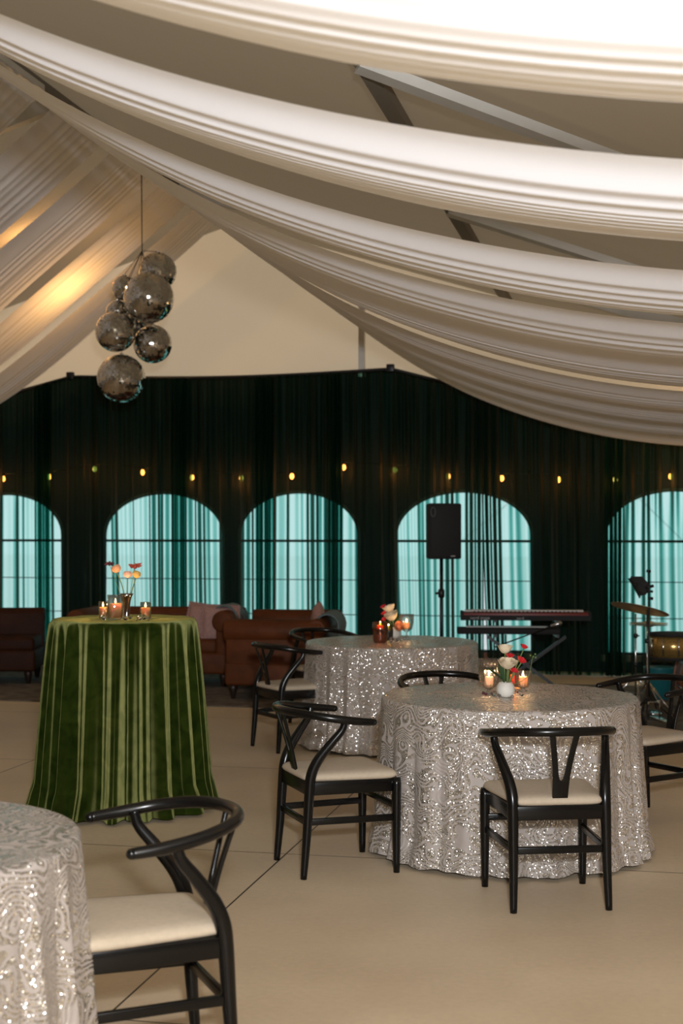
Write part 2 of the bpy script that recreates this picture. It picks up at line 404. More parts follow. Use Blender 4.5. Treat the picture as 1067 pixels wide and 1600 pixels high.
wins = []
for (u0, u1) in ((-72, 99), (165, 350), (375, 561), (619, 831), (946, 1165)):
    wins.append((px(u0, 800, B1)[0], px(u1, 800, B1)[0]))
SPR, TOPZ, SILL = 1.56, 2.07, .22
def arch(t0, t1, n=28, grow=0):
    c, a = (t0 + t1) / 2, (t1 - t0) / 2 + grow
    pts = [(c - a, SILL - grow), (c + a, SILL - grow)]
    for i in range(n + 1):
        th = math.pi * i / n
        pts.append((c + a * math.cos(th), SPR + (TOPZ - SPR + grow) * math.sin(th)))
    return pts
outer = [(T_L, 0), (T_R, 0)] + [p for p in reversed(liner)]
polys = [[Vector((p[0], p[1], 0)) for p in outer]] + [[Vector((p[0], p[1], 0)) for p in reversed(arch(*wn))] for wn in wins]
tri = tessellate_polygon(polys); flat = [p for q in polys for p in q]
struct(tent(MB().add([(p.x, B1, p.y) for p in flat], tri, False).build('wall_back', M['dark_wall'], solid=.03)), 'dark back wall behind the green curtain', 'wall')
for i, (t0, t1) in enumerate(wins):
    e = bpy.data.objects.new('window_%d' % (i + 1), None); C.objects.link(e); tent(e)
    struct(e, ['arched clear window at the far left of the back wall', 'arched clear window behind the velvet table', 'arched clear window left of the loudspeaker', 'arched clear window behind the loudspeaker', 'arched clear window behind the cymbals'][i], 'window')
    pts = arch(t0, t1); n = len(pts)
    MB().add([(p[0], B1 + .01, p[1]) for p in pts], [tuple(range(n))], False).build('pane', M['pane'], e)
    fr = MB(); fr.tube([(p[0], B1 - .02, p[1]) for p in pts], .022, 6, closed=True)
    for z, h in ((1.49, .03), (1.03, .010), (.62, .009)):
        fr.box(((t0 + t1) / 2, B1 - .02, z), (t1 - t0, .03, h))
    fr.build('window_frame', M['frame'], e)
    tr = tent(MB().box(((t0 + t1) / 2, B1 - .08, SILL - .05), (t1 - t0 + .1, .05, .07)).build('trim_%d' % (i + 1), M['wood_trim']))
    struct(tr, 'brown wooden sill strip under an arched window', 'trim')

# aluminium tent frame
def beam(name, pts, wd, ht, label, mat='alu'):
    o = MB()
    for a, b in zip(pts[:-1], pts[1:]): o.bar(a, b, wd, ht, up=(0, 1, 0) if a[0] == b[0] and a[1] == b[1] else (0, 0, 1))
    return struct(tent(o.build(name, M['dark_alu' if name == 'roof_purlin' else mat])), label, 'frame')
for b in (2.6, 8.1, 11.2, 14.3):
    if b < 14: beam('roof_rafter', [(RIDGE_T, b, RIDGE_Z - .08), (T_L, b, roof_z(T_L) - .08)], .09, .12, 'grey aluminium roof rafter on the left slope above the swags')
    if b in (2.6, 14.3): beam('roof_rafter', [(RIDGE_T, b, RIDGE_Z - .08), (T_R, b, roof_z(T_R) - .08)], .09, .12, 'grey aluminium roof rafter on the right slope above the swags')
def roof_hit(u, v, drop=.10):
    """point of the right-hand roof slope on a line of sight"""
    x, zv = (u - 533.5) / F, -(v - 828) / F
    Y = (RIDGE_Z + PITCH * RIDGE_T - drop - EYE) / (zv + PITCH * (CA * x - SA))
    return ((CA * x - SA) * Y, (SA * x + CA) * Y, EYE + zv * Y)
for p_, q_, w_ in (((560, 101), (1110, 306), 'between the two brightest swags'), ((700, 330), (1100, 456), 'between the second and third swags')):
    beam('roof_brace', [roof_hit(*p_), roof_hit(*q_)], .12, .06, 'pale aluminium brace under the roof seen ' + w_)
for tt in (RIDGE_T, -1.52, 1.76, -8.08, -11.36):
    beam('roof_purlin', [(tt, B0, roof_z(tt) - .06), (tt, B1, roof_z(tt) - .06)], .10 if tt == -1.52 else .06, .07, 'grey aluminium purlin running the length of the tent roof')
for u in (565,):
    t_ = px(u, 540, B1 - .06)[0]
    beam('gable_post', [(t_, B1 - .05, 3.42), (t_, B1 - .05, roof_z(t_) - .05)], .07, .07, 'grey upright post on the pale gable wall')
# diagonal bracing rods outside two windows
for (ua, va, ub, vb, wn) in ((800, 782, 700, 862, 'loudspeaker'), (990, 770, 1072, 850, 'cymbals')):
    a = px(ua, va, 17.6); b2 = px(ub, vb, 17.6)
    struct(tent(MB().tube([a, b2], .013, 6).build('brace_rod', M['alu'])), 'thin diagonal brace rod outside the window behind the %s' % wn, 'frame')

# ------------------------------------------------------------------ swags of white cloth
def zc(t, k=0.0):
    """height of the hanging cloth across the right-hand slope"""
    if t < .84: return 2.505 + .082 * (t - .84) ** 2 + .15 * math.exp(-((t + 3.6) / 1.15) ** 2) + k * math.sin(math.pi * min(1, (t + 4.8) / 9))
    return 2.505 + (2.44 - 2.505) * (t - .84) / 3.3 + k * math.sin(math.pi * min(1, (t + 4.8) / 9))
def swag(ba, bb, side, seed, label, group, wob=.0, soft=1.0, gat=.62):
    rnd = random.Random(seed); e = []
    nt_, ns = 72, 120
    # pleat profile: a smooth flap at the near edge, then narrow irregular folds
    knots = [0]; x = rnd.uniform(.2, .32); knots.append(x)
    while x < .97:
        x += rnd.uniform(.04, .15); knots.append(min(x, 1.0))
    amps = [rnd.uniform(.45, 1) for _ in knots]; ph = [rnd.uniform(0, 6) for _ in knots]
    rows = []
    for i in range(nt_ + 1):
        tau = i / nt_; t = -4.78 + tau * 8.95
        g_ = gat + (1 - gat) * min(1, (t + 4.8) / 4.2); 
        if t > 2.5: g_ *= 1 - .3 * (t - 2.5) / 1.7
        row = []
        z0 = zc(t, wob)
        for j in range(ns + 1):
            s = j / ns
            k = 0
            while k < len(knots) - 2 and s > knots[k + 1]: k += 1
            q = (s - knots[k]) / max(1e-4, knots[k + 1] - knots[k])
            drift = .25 * math.sin(ph[k] + tau * 5)
            dep = (.010 if k == 0 else soft * .030 * amps[k] * (1 + drift))
            # each fold rises slowly and turns under sharply
            prof = math.sin(math.pi * q ** 1.6) if k else math.sin(math.pi * q)
            z = z0 + dep * prof * (1.15 - .3 * abs(tau - .5)) - .05 * math.sin(math.pi * s) * min(1, tau * 3)
            bcen = (ba + bb) / 2
            b = bcen + (s - .5) * (bb - ba) * g_ - (.35 if k else 0) * dep * math.sin(math.pi * q) + .012 * math.sin(tau * 9 + seed)
            row.append((t if side > 0 else 2 * RIDGE_T - t, b, z))
        rows.append(row)
    o = tent(MB().grid(rows).build('fabric_swag', M['swag']))
    tag(o, label, 'fabric swag', group)
    # gathering tie where the cloth is lashed to the ridge
    bt = (ba + bb) / 2
    tm = MB(); sx = 1 if side > 0 else -1
    tm.box((RIDGE_T + sx * .03, bt, zc(-4.78) + .05), (.05, (bb - ba) * .66, .05)).build('hem_rod', M['alu'], o)
    return o
RB = [((2.15, 3.19), 'white pleated swag nearest the camera, across the top edge'),
      ((3.68, 4.66), 'white pleated swag second from the camera, lit bright with a flat upper flap'),
      ((5.11, 6.17), 'white pleated swag third from the camera, below the two brightest ones'),
      ((6.38, 7.72), 'white pleated swag on the right just behind the three brightest ones'),
      ((7.84, 9.28), 'white pleated swag on the right, middle of the run before the golden gap'),
      ((9.62, 11.0), 'white pleated swag on the right, first one behind the golden gap')]
for i, ((a, b), lab) in enumerate(RB): swag(a, b, 1, 11 + i, lab, 'swags on the right slope', wob=(0, .0, -.02, -.02, 0, 0)[i], soft=(.12, .34, .34, .36, .42, .5)[i])
for i, (a, b) in enumerate(((11.1, 12.4), (12.5, 13.9))):
    swag(a, b, 1, 31 + i, ('greyish swag on the right slope, third from the gable end', 'greyish swag on the right slope, next to the gold-edged last one')[i], 'swags on the right slope', soft=.5)
swag(14.0, 15.35, 1, 41, 'last swag on the right, its gold-edged hem against the green curtain', 'swags on the right slope', soft=.5)
LB = [((7.9, 9.35), 'tan-grey swag at the far upper left edge, nearest of the left slope'),
      ((9.5, 10.9), 'tan-grey swag on the left slope just below the grey rafter'),
      ((11.0, 12.3), 'tan-grey swag in the middle of the left slope'),
      ((12.4, 13.6), 'tan-grey swag on the left slope beside the golden glow'),
      ((13.75, 14.75), 'golden swag on the left slope behind the mirror balls'),
      ((14.85, 15.8), 'last swag on the left slope, its hem meeting the gable')]
for i, ((a, b), lab) in enumerate(LB): swag(a, b, -1, 51 + i, lab, 'swags on the left slope', wob=-.12, gat=.85, soft=.5)

# warm lamps tucked above the last swags
def uplight(t, b, z, power, label):
    e = thing('tent_lamp', label, 'lamp', W(t, b, z), ANG)
    MB().lathe([(.03, .12), (.05, .10), (.06, .03), (.055, .03)], seg=16).build('lamp_shade', M['lamp_body'], e)
    MB().ball((0, 0, .03), .035, 12).build('bulb', M['bulb'], e)
    MB().tube([(0, 0, .12), (0, 0, roof_z(t) - z)], .006, 6).build('cord', M['black_metal'], e)
    l = lamp('lamp_light', 'POINT', (0, 0, -.03), power, (1.0, .55, .2), .06); l.parent = e
    return e
uplight(-6.3, 14.25, 4.6, 50, 'warm lamp hanging above the left swags behind the mirror balls')
uplight(-9.6, 12.3, 3.6, 45, 'warm lamp hanging above the left swags at the left edge')
uplight(3.0, 9.45, 2.70, 30, 'warm lamp hanging in the golden gap between right swags')
uplight(.95, 15.75, 2.85, 30, 'warm lamp hanging behind the last right swag')
uplight(2.2, 5.0, 3.0, 14, 'warm lamp hanging above the nearer right swags')

# ------------------------------------------------------------------ green sheer curtain
CB = 15.9
def curtain(t0, t1, seed, label, db=0.0, split=0.0):
    """cloth gathered into tight bundles at the panel's edges and here and there between"""
    rnd = random.Random(seed); n = int((t1 - t0) / .009); rows = []
    bumps = [(t0 + .08, .16, 1.0), (t1 - .08, .16, 1.0)]
    x = t0 + rnd.uniform(.3, .6)
    while x < t1 - .3:
        bumps.append((x, rnd.uniform(.03, .09), rnd.uniform(.3, .95))); x += rnd.uniform(.16, .42)
    ph = [rnd.uniform(0, 6.28) for _ in range(6)]
    P, D, acc = [], [], 0
    for i in range(n + 1):
        t = t0 + (t1 - t0) * i / n
        d = min(1, sum(h * math.exp(-((t - c) / w_) ** 2) for c, w_, h in bumps))
        D.append(d); acc += 2 * math.pi * (3.0 + 8 * d) * (t1 - t0) / n; P.append(acc)
    lean = rnd.uniform(-.05, .05)
    for k in range(26):
        q = k / 25; row = []
        for i in range(n + 1):
            s = i / n; t = t0 + (t1 - t0) * s; d = D[i]
            zt = top_curve(t); z = zt * (1 - q) + .015 * q
            up = max(0, 1 - q / .42)                      # gathered evenly at the rod, opening downwards
            f = math.sin(P[i] + ph[0] + .5 * q * math.sin(3 * t + ph[4]))
            g = math.sin(2 * math.pi * 11 * t + ph[1] + 1.2 * math.sin(7 * t))
            amp = .022 + .030 * d
            row.append((t + (lean + .03 * math.sin(5 * t + ph[2])) * q * q * math.sin(math.pi * s) + split * q * q * (1 - s) ** 6,
                        CB + db + amp * f + (.0085 + .018 * up) * g, z))
        rows.append(row)
    o = tent(MB().grid(rows).build('sheer_curtain', M['sheer']))
    tag(o, label, 'curtain', 'green sheer curtain panels on the back wall')
    return o
ed = [px(u, 800, CB)[0] for u in (-160, 64, 278, 412, 520, 756, 961, 1240)]
labs = ['dark green sheer curtain panel at the far left edge of the back wall', 'dark green sheer curtain panel behind the velvet table, left part',
        'dark green sheer curtain panel above the seated pillows', 'narrow dark green sheer panel over the third arched window',
        'dark green sheer curtain panel to the left of the loudspeaker', 'dark green sheer curtain panel behind the red keyboard', 'dark green sheer curtain panel behind the cymbals']
for i in range(7):
    a, b = ed[i], ed[i + 1]
    curtain(a + (-.04 if i == 5 else -.10), b + (-.01 if i == 4 else .10), 70 + i, labs[i], db=(.0 if i % 2 else .09), split=.09 if i == 5 else 0)
rod = MB(); pts = [(t, CB + .04, top_curve(t) + .01) for t in [ed[0] + (ed[-1] - ed[0]) * i / 80 for i in range(81)]]
rod.tube(pts, .02, 8)
tag(tent(rod.build('curtain_rod', M['black_metal'])), 'dark rod carrying the green curtain under the gable', 'curtain rod')
for u, v, nm in ((110, 590, 'left'), (610, 578, 'right')):
    p = px(u, v, CB); o = tent(MB().box((p[0], CB, p[2] + .02), (.09, .06, .09)).build('curtain_clamp', M['black_metal'], bevel=.01))
    tag(o, 'black clamp at the %s peak of the curtain top' % nm, 'clamp')

# string lights between curtain and wall
SL = [(5, 752), (77, 749), (148, 737), (223, 742), (300, 750), (377, 751), (456, 748), (537, 734), (617, 738), (700, 748), (784, 751), (873, 753), (961, 753), (1048, 748)]
LBB = 16.12
spts = [Vector(px(u, v - 9, LBB)) for u, v in SL]
BW = ['at the left edge of the photo', 'above the right half of the leftmost arched window', 'higher than its neighbours, left of the second window', 'over the left part of the second arched window', 'small and dim, right of the second arched window',
      'over the left part of the third arched window', 'over the middle of the third arched window', 'between the third arched window and the loudspeaker window', 'up and to the left of the loudspeaker', 'dim one just above the loudspeaker',
      'over the right part of the loudspeaker window', 'alone over the dark stretch above the red keyboard', 'over the left end of the rightmost arched window', 'rightmost, over the window behind the cymbals']
first = None
for i, p in enumerate(spts):
    big = .8 if i in (3, 4) else 1
    if first is None:
        first = thing('string_bulb', 'warm string-light bulb behind the curtain, ' + BW[0], 'light bulb', W(*p), 0, 'string lights behind the curtain')
        MB().lathe([(.002, -.075), (.019, -.062), (.026, -.045), (.022, -.022), (.013, -.005)], seg=14).build('glass_bulb', M['bulb'], first)
        MB().lathe([(.016, -.008), (.016, .035), (.008, .04)], seg=12).build('socket', M['black_metal'], first)
        l = lamp('bulb_light', 'POINT', (0, -.02, -.09), 1.3, (1.0, .42, .10), .03); l.parent = first
    else:
        dup(first, 'warm string-light bulb behind the curtain, ' + BW[i], W(*p))
sw = smooth_path([p + Vector((0, 0, .02)) for p in spts], 6)
tag(tent(MB().tube(sw, .006, 6).build('light_string_cord', M['black_metal'])), 'thin dark cord carrying the string-light bulbs behind the curtain', 'cord')

# ------------------------------------------------------------------ chairs
def make_chair(label):
    t = thing('dining_chair', label, 'chair', group='black wishbone dining chairs')
    fs = MB()
    for z0, z1, g in ((.385, .447, 0),):
        for a, b in (((-.23, .215), (.23, .215)), ((-.205, -.205), (.205, -.205)), ((-.215, .215), (-.2, -.205)), ((.215, .215), (.2, -.205))):
            fs.bar((a[0], a[1], (z0 + z1) / 2), (b[0], b[1], (z0 + z1) / 2), .026, z1 - z0)
    fs.build('seat_frame', M['black'], t, bevel=.004)
    # padded seat
    def outline(z, g):
        out = []
        for i in range(48):
            a = 2 * math.pi * i / 48; c, s = math.cos(a), math.sin(a)
            e = .22
            x = math.copysign(abs(c) ** e, c); y = math.copysign(abs(s) ** e, s)
            hw = (.222 + .024 * y) + g
            out.append((x * hw, y * (.228 + g) + .006, z))
        return out
    rows = [outline(.447, -.012), outline(.452, -.002), outline(.462, .004), outline(.474, .0), outline(.484, -.014), outline(.490, -.05), outline(.494, -.11), outline(.496, -.2)]
    MB().grid(rows, closed=True).add(rows[-1], [tuple(range(48))]).build('seat', M['cushion'], t)
    for s in (-1, 1):
        MB().lathe([(.0150, 0), (.0168, .05), (.0220, .3), (.0225, .42), (.019, .449)], (0, 0, 0), 16).build('leg', M['black'], t).location = (s * .228, .222, 0)
        P = smooth_path([(s * .208, -.235, 0), (s * .204, -.218, .2), (s * .203, -.205, .40), (s * .203, -.195, .48), (s * .212, -.165, .55), (s * .232, -.105, .63), (s * .246, -.058, .69), (s * .25, -.045, .738)], 6)
        MB().tube(P, lerp_list([.0150, .0205, .0240, .0250, .0235, .0205, .0175, .0160], len(P)), 14).build('leg', M['black'], t)
    R = smooth_path([(-.272, .09, .722), (-.276, -.01, .732), (-.258, -.12, .748), (-.198, -.215, .762), (-.105, -.272, .768), (0, -.29, .770), (.105, -.272, .768), (.198, -.215, .762), (.258, -.12, .748), (.276, -.01, .732), (.272, .09, .722)], 6)
    rr = lerp_list([.0160, .0190, .0190, .0190, .0195, .0195, .0195, .0190, .0190, .0190, .0160], len(R))
    rb = MB().tube(R, rr, 14)
    for s in (-1, 1): rb.ball((s * .272, .09, .722), .0160, 12)
    rb.build('top_rail', M['black'], t)
    sp = MB()
    def sy(z): return -.203 - .085 * max(0, (z - .43) / .335) ** 1.25
    def strip(cs):
        fr, bk = [], []
        for z, x0, x1 in cs: fr.append([(x0, sy(z) - .006, z), (x1, sy(z) - .006, z)]); bk.append([(x0, sy(z) + .006, z), (x1, sy(z) + .006, z)])
        loop = [[f[0], f[1], b_[1], b_[0]] for f, b_ in zip(fr, bk)]
        sp.grid(loop, closed=True, smooth=False); sp.add(loop[0], [(0, 1, 2, 3)], False); sp.add(loop[-1], [(3, 2, 1, 0)], False)
    strip([(.425, -.033, .033), (.47, -.0335, .0335), (.52, -.035, .035), (.555, -.0365, .0365)])
    for s_ in (-1, 1):
        strip([(.554, *sorted((s_ * .001, s_ * .0365))), (.562, *sorted((s_ * .008, s_ * .037))), (.575, *sorted((s_ * .012, s_ * .038))), (.62, *sorted((s_ * .018, s_ * .043))), (.68, *sorted((s_ * .027, s_ * .052))), (.764, *sorted((s_ * .041, s_ * .067)))])
    sp.build('splat', M['black'], t, bevel=.002)
    for a, b in (((-.222, .215, .318), (.222, .215, .318)), ((-.2, -.212, .258), (.2, -.212, .258)), ((-.224, .215, .262), (-.203, -.212, .262)), ((.224, .215, .262), (.203, -.212, .262))):
        MB().bar(a, b, .020, .031).build('stretcher', M['black'], t, bevel=.004)
    return t
def deg_place(x, y, facing): return (x, y, 0), math.radians(facing - 90)
CH = [(.905, 6.27, 97, 'black wishbone chair with its back to the camera, in front of the sequin table'),
      (-.026, 6.868, 20, 'black wishbone chair side-on, at the left of the nearer full sequin table'),
      (-.600, 4.225, 202, 'black wishbone chair nearest the camera, at bottom left'),
      (1.70, 8.01, 212, 'black wishbone chair cut by the right edge beyond the sequin table'),
      (.62, 8.13, -74, 'black wishbone chair behind the sequin table, only its curved rail in sight'),
      (-.36, 10.60, 30, 'black wishbone chair at the left of the farther sequin table, cream seat in view'),
      (-.13, 11.86, -56, 'black wishbone chair farthest back, in front of the brown leather sofa')]
l0, r0 = deg_place(*CH[0][:3]); chair0 = make_chair(CH[0][3]); chair0.location = l0; chair0.rotation_euler = (0, 0, r0)
for x, y, a, lab in CH[1:]:
    l_, r_ = deg_place(x, y, a); dup(chair0, lab, l_, r_)

# ------------------------------------------------------------------ tablecloths
def cloth(R, H, Rb, nf, amp, seed, puddle, topdrop=.0, fade=.7, nang=900):
    rnd = random.Random(seed); mb = MB(); rows = []
    ph = [rnd.uniform(0, 6.28) for _ in range(8)]
    # folds of uneven width and depth all the way round
    cuts = []; acc = 0
    while acc < 2 * math.pi - .6 * 2 * math.pi / nf:
        w_ = 2 * math.pi / nf * rnd.uniform(.6, 1.45); cuts.append((acc, w_, rnd.uniform(.55, 1.1), rnd.uniform(.35, .65))); acc += w_
    k_ = 2 * math.pi / acc; cuts = [(c * k_, w_ * k_, h, m_) for c, w_, h, m_ in cuts]
    def fold(a, q):
        a = (a + .03 * math.sin(3 * a + ph[2]) * q) % (2 * math.pi)
        for c, w_, h, m_ in cuts:
            if c <= a < c + w_:
                x = (a - c) / w_; x = .5 * x / m_ if x < m_ else .5 + .5 * (x - m_) / (1 - m_)
                return h * ((.65 * (1 - abs(2 * x - 1)) + .35 * math.sin(math.pi * x) ** 2) * 1.7 - .85) + .12 * math.sin(nf * 2.6 * a + ph[1])
        return -.8
    angs = [2 * math.pi * i / nang for i in range(nang)]
    for r in (.001, R * .25, R * .5, R * .75, R * .92, R - .02):
        rows.append([(r * math.cos(a), r * math.sin(a), H + .0015 * math.sin(11 * a + r * 30) * (r > .1)) for a in angs])
    rows.append([((R - .006) * math.cos(a), (R - .006) * math.sin(a), H - .002) for a in angs])
    rows.append([(R * math.cos(a), R * math.sin(a), H - .010) for a in angs])
    ns = 40
    for k in range(1, ns + 1):
        q = k / ns; row = []
        for a in angs:
            r = R + .003 + (Rb - R) * q ** 1.15 + amp * (q ** fade) * fold(a, q)
            z = (H - .012) * (1 - q) + .012
            pu = max(0, q - .84) / .16
            if puddle and pu > 0:
                n1 = .5 + .5 * math.sin(13 * a + ph[2]) * math.sin(5 * a + ph[4]); n2 = math.sin(23 * a + ph[1]) * math.sin(9 * a + ph[6])
                r += puddle * pu ** 1.4 * (.45 + .8 * n1 + .25 * n2)
                z += .012 * (1 + n2) * math.sin(math.pi * pu) ** 2 + .008 * (1 + n2) * pu ** 2
            row.append((r * math.cos(a), r * math.sin(a), max(.006, z)))
        rows.append(row)
    mb.grid(rows, closed=True)
    return mb
TA = (.855, 7.26); TB = (.38, 10.8); TD = (-1.372, 3.88); TG = (-1.267, 8.29)
def put_cloth(mb, mat, loc, label, rz=0, group=None):
    o = mb.build('tablecloth', mat); o.location = (loc[0], loc[1], 0); o.rotation_euler = (0, 0, rz)
    return tag(o, label, 'tablecloth', group)
cm = cloth(.65, .775, .688, 19, .030, 5, .03)
ca = put_cloth(cm, M['sequin'], TA, 'silver sequin tablecloth on the round table behind the back-turned chair', 0, 'silver sequin tablecloths')
for loc, rz, lab in ((TB, 2.1, 'silver sequin tablecloth on the farther round table, before the sofas'), (TD, 4.0, 'silver sequin tablecloth cut by the lower left corner')):
    c = ca.copy(); C.objects.link(c); c.location = (loc[0], loc[1], 0); c.rotation_euler = (0, 0, rz); c['label'] = lab
put_cloth(cloth(.415, 1.105, .475, 22, .060, 8, .035, fade=.42), M['velvet'], TG, 'green velvet floor-length cloth over the tall cocktail table', .4)

# ------------------------------------------------------------------ table settings
def shell(prof, th=.003):
    inner = [(max(.0005, r - th), z + (th if i == 0 else 0)) for i, (r, z) in enumerate(prof)]
    return [(.0005, prof[0][1])] + prof + list(reversed(inner)) + [(.0005, inner[0][1] + .001)]
def candle(loc, r, h, mat, label, group='lit candles', power=.9):
    e = thing('candle', label, 'candle', loc, 0, group)
    MB().lathe([(r * .96, 0), (r, .004), (r, h - .004), (r * .9, h), (r * .5, h - .003), (.001, h - .004)], seg=24).build('wax', mat, e)
    MB().tube([(0, 0, h - .005), (.001, 0, h + .006)], .0012, 6).build('wick', M['black_metal'], e)
    MB().lathe([(.0005, h + .002), (.0048, h + .007), (.0052, h + .012), (.003, h + .021), (.0004, h + .030)], seg=12).build('flame', M['flame'], e)
    l = lamp('flame_light', 'POINT', (0, 0, h + .02), power, (1.0, .6, .28), .008); l.parent = e
    return e
def holder(loc, prof, mat, label, rib=0, ribamp=0, group=None, scallop=0):
    e = thing('candle_glass', label, 'candle holder', loc, 0, group)
    b = MB().lathe(shell(prof), seg=96 if rib else 40, rib=rib, ribamp=ribamp)
    b.build('glass_cup', mat, e)
    if scallop:
        r, z = prof[-1]; bb = MB()
        for k in range(scallop):
            a = 2 * math.pi * k / scallop; bb.ball(((r - .001) * math.cos(a), (r - .001) * math.sin(a), z), .0042, 8)
        bb.build('beaded_rim', mat, e)
    return e
def bloom(mb, c, r, petals=6, layers=4, open_=.7, seed=0, up=(0, 0, 1), ball=False):
    rnd = random.Random(seed); c = Vector(c); Q = Vector((0, 0, 1)).rotation_difference(Vector(up).normalized()).to_matrix()
    for L_ in range(layers):
        f = (L_ + 1) / layers; rr = r * (.35 + .65 * f); n = petals - 1 if L_ < 1 else petals
        for k in range(n):
            a0 = 2 * math.pi * (k + .5 * (L_ % 2)) / n + rnd.uniform(-.15, .15); wd = 1.25 * math.pi / n * 1.25
            rows = []
            for i in range(6):
                q = i / 5; row = []
                for j in range(7):
                    s = (j / 6 - .5) * 2
                    rad = rr * (math.sin(q * math.pi * .5) ** .7) * (1 + open_ * .25 * f * q ** 3) * (1 - .06 * s * s)
                    hh = r * (-.7 + 1.45 * q ** 1.3 - .25 * f * q * open_ - .22 * s * s * q + rnd.uniform(-.03, .03))
                    if ball:
                        th = math.pi * (.06 + (.82 - .12 * f) * q); rad = rr * math.sin(th) * (1 + .05 * math.sin(9 * s + k)); hh = -rr * math.cos(th) * .92
                    a = a0 + s * wd * (.35 + .65 * math.sin(q * math.pi * .85))
                    row.append(c + Q @ Vector((rad * math.cos(a), rad * math.sin(a), hh)))
                rows.append(row)
            mb.grid(rows)
    return mb
def flower(name, base, head, r, mat, label, cat='flower', group=None, bend=(0, 0), **kw):
    base, head = Vector(base), Vector(head)
    e = thing(name, label, cat, base, 0, group)
    h = head - base
    mid = h * .55 + Vector((bend[0], bend[1], 0))
    P = smooth_path([(0, 0, 0), mid, h - Vector((0, 0, r * .5))], 8)
    MB().tube(P, .0034, 6).build('stem', M['stem'], e)
    d = (P[-1] - P[-3])
    b = bloom(MB(), h, r, up=(d.x, d.y, max(.3 * d.length, d.z)), **kw); b.build('bloom', mat, e)
    return e
def spiky(name, base, head, r, mat, label, n=9, group=None):
    base, head = Vector(base), Vector(head); h = head - base
    e = thing(name, label, 'flower', base, 0, group)
    MB().tube(smooth_path([(0, 0, 0), h * .5 + Vector((0, 0, .01)), h], 6), .0016, 6).build('stem', M['stem'], e)
    b = MB(); rnd = random.Random(int(head.x * 1e4))
    for k in range(n):
        a = 2 * math.pi * k / n; d = Vector((math.cos(a), math.sin(a) * .7, rnd.uniform(-.1, .7))).normalized()
        sd = d.cross(Vector((0, 1, .2))).normalized() * r * .2
        b.add([h, h + d * r * .5 + sd, h + d * r * rnd.uniform(.85, 1.15), h + d * r * .5 - sd, h + d * r * .5 + Vector((0, 0, r * .1))], [(0, 1, 4), (1, 2, 4), (2, 3, 4), (3, 0, 4)])
    b.ball(h, r * .25, 10).build('bloom', mat, e)
    return e
def leafy(mb, base, tip, wd):
    base, tip = Vector(base), Vector(tip); d = tip - base; sd = d.cross(Vector((0, .3, 1))).normalized()
    rows = []
    for i in range(7):
        q = i / 6; c = base + d * q + Vector((0, 0, -.15 * d.length * q * q)); hw = wd * math.sin(math.pi * min(.98, q * .9 + .06))
        rows.append([c - sd * hw, c - Vector((0, 0, hw * .35)), c + sd * hw])
    mb.grid(rows); return mb
rndg = random.Random(3)
def gem(loc, r, label, group):
    mb = MB(); pr = [(.0005, 0), (r * .55, r * .05), (r, r * .7), (r * .9, r * 1.15), (r * .45, r * 1.6), (.0005, r * 1.7)]
    o = mb.lathe(pr, seg=7, smooth=False).build('glass_gem', M['crystal']); o.location = loc; o.rotation_euler = (rndg.uniform(-.0, .0), 0, rndg.uniform(0, 3))
    return tag(o, label, 'glass gem', group)

# --- centre table
ZA = .777
def on(u, v, z):
    Y = F * (EYE - z) / (v - 828); return Vector(((u - 533.5) / F * Y, Y, z))
p = on(764, 1084, ZA)
hc = [(.026, 0), (.027, .004), (.012, .012), (.010, .022), (.030, .034), (.046, .055), (.052, .085), (.052, .13), (.054, .178)]
holder(p, hc, M['glass'], 'tall ribbed footed glass with a scalloped rim on the centre table', 16, .025, 'candle glasses', 16)
candle(p + Vector((0, 0, .032)), .022, .058, M['wax'], 'lit pale candle inside the tall ribbed glass on the centre table')
p = on(817, 1080, ZA)
hs = [(.022, 0), (.023, .004), (.011, .010), (.012, .016), (.032, .026), (.041, .05), (.043, .075), (.045, .104)]
holder(p, hs, M['glass'], 'short footed glass at the right of the white vase', 12, .03, 'candle glasses', 14)
candle(p + Vector((0, 0, .024)), .024, .052, M['wax2'], 'lit orange candle in the short glass right of the white vase')
p = on(803, 1071, ZA)
holder(p, [(.03, 0), (.034, .004), (.038, .04), (.041, .092)], M['amber'], 'amber glass tumbler behind the short footed glass', 0, 0, 'candle glasses')
candle(p + Vector((0, 0, .008)), .024, .05, M['wax2'], 'lit candle inside the amber tumbler on the centre table')
pv = on(790, 1089, ZA)
v_ = MB().lathe([(.0005, .003), (.026, 0), (.042, .014), (.047, .036), (.043, .056), (.034, .070), (.030, .076), (.026, .074), (.03, .05), (.001, .03)], seg=40)
vo = v_.build('bud_vase', M['stone']); vo.location = pv; tag(vo, 'round white ceramic bud vase on the centre table', 'vase')
top = pv + Vector((0, 0, .05))
def off(u, v, Y=pv.y): return at(u, v, Y)
flower('rose', top + Vector((-.006, .002, 0)), off(789, 1014), .033, M['rose'], 'upper cream rose in the white vase, standing tallest', group='roses on the centre table', petals=5, layers=4, seed=1)
flower('rose', top + Vector((.004, -.01, 0)), off(793, 1037, pv.y - .03), .039, M['rose'], 'lower cream rose in the white vase, opened wide', group='roses on the centre table', petals=6, layers=5, seed=2, open_=1.3)
for k, (u, v, r_) in enumerate(((819, 1010, .017), (815, 1031, .022), (797, 1024, .018), (803, 1047, .020))):
    flower('red_flower', top + Vector((.01, .004 + .003 * k, 0)), off(u, v, pv.y + .02), r_, M['red'], ['highest small red bloom above the centre table', 'small red bloom at the right of the lower cream rose', 'small red bloom between the two cream roses', 'small red bloom beneath the lower cream rose'][k], group='red blooms on the centre table', petals=5, layers=3, seed=5 + k, open_=1.5)
e = thing('green_sprig', 'thin curling green sprig leaning right from the white vase', 'foliage', top)
h1 = off(833, 1026) - top
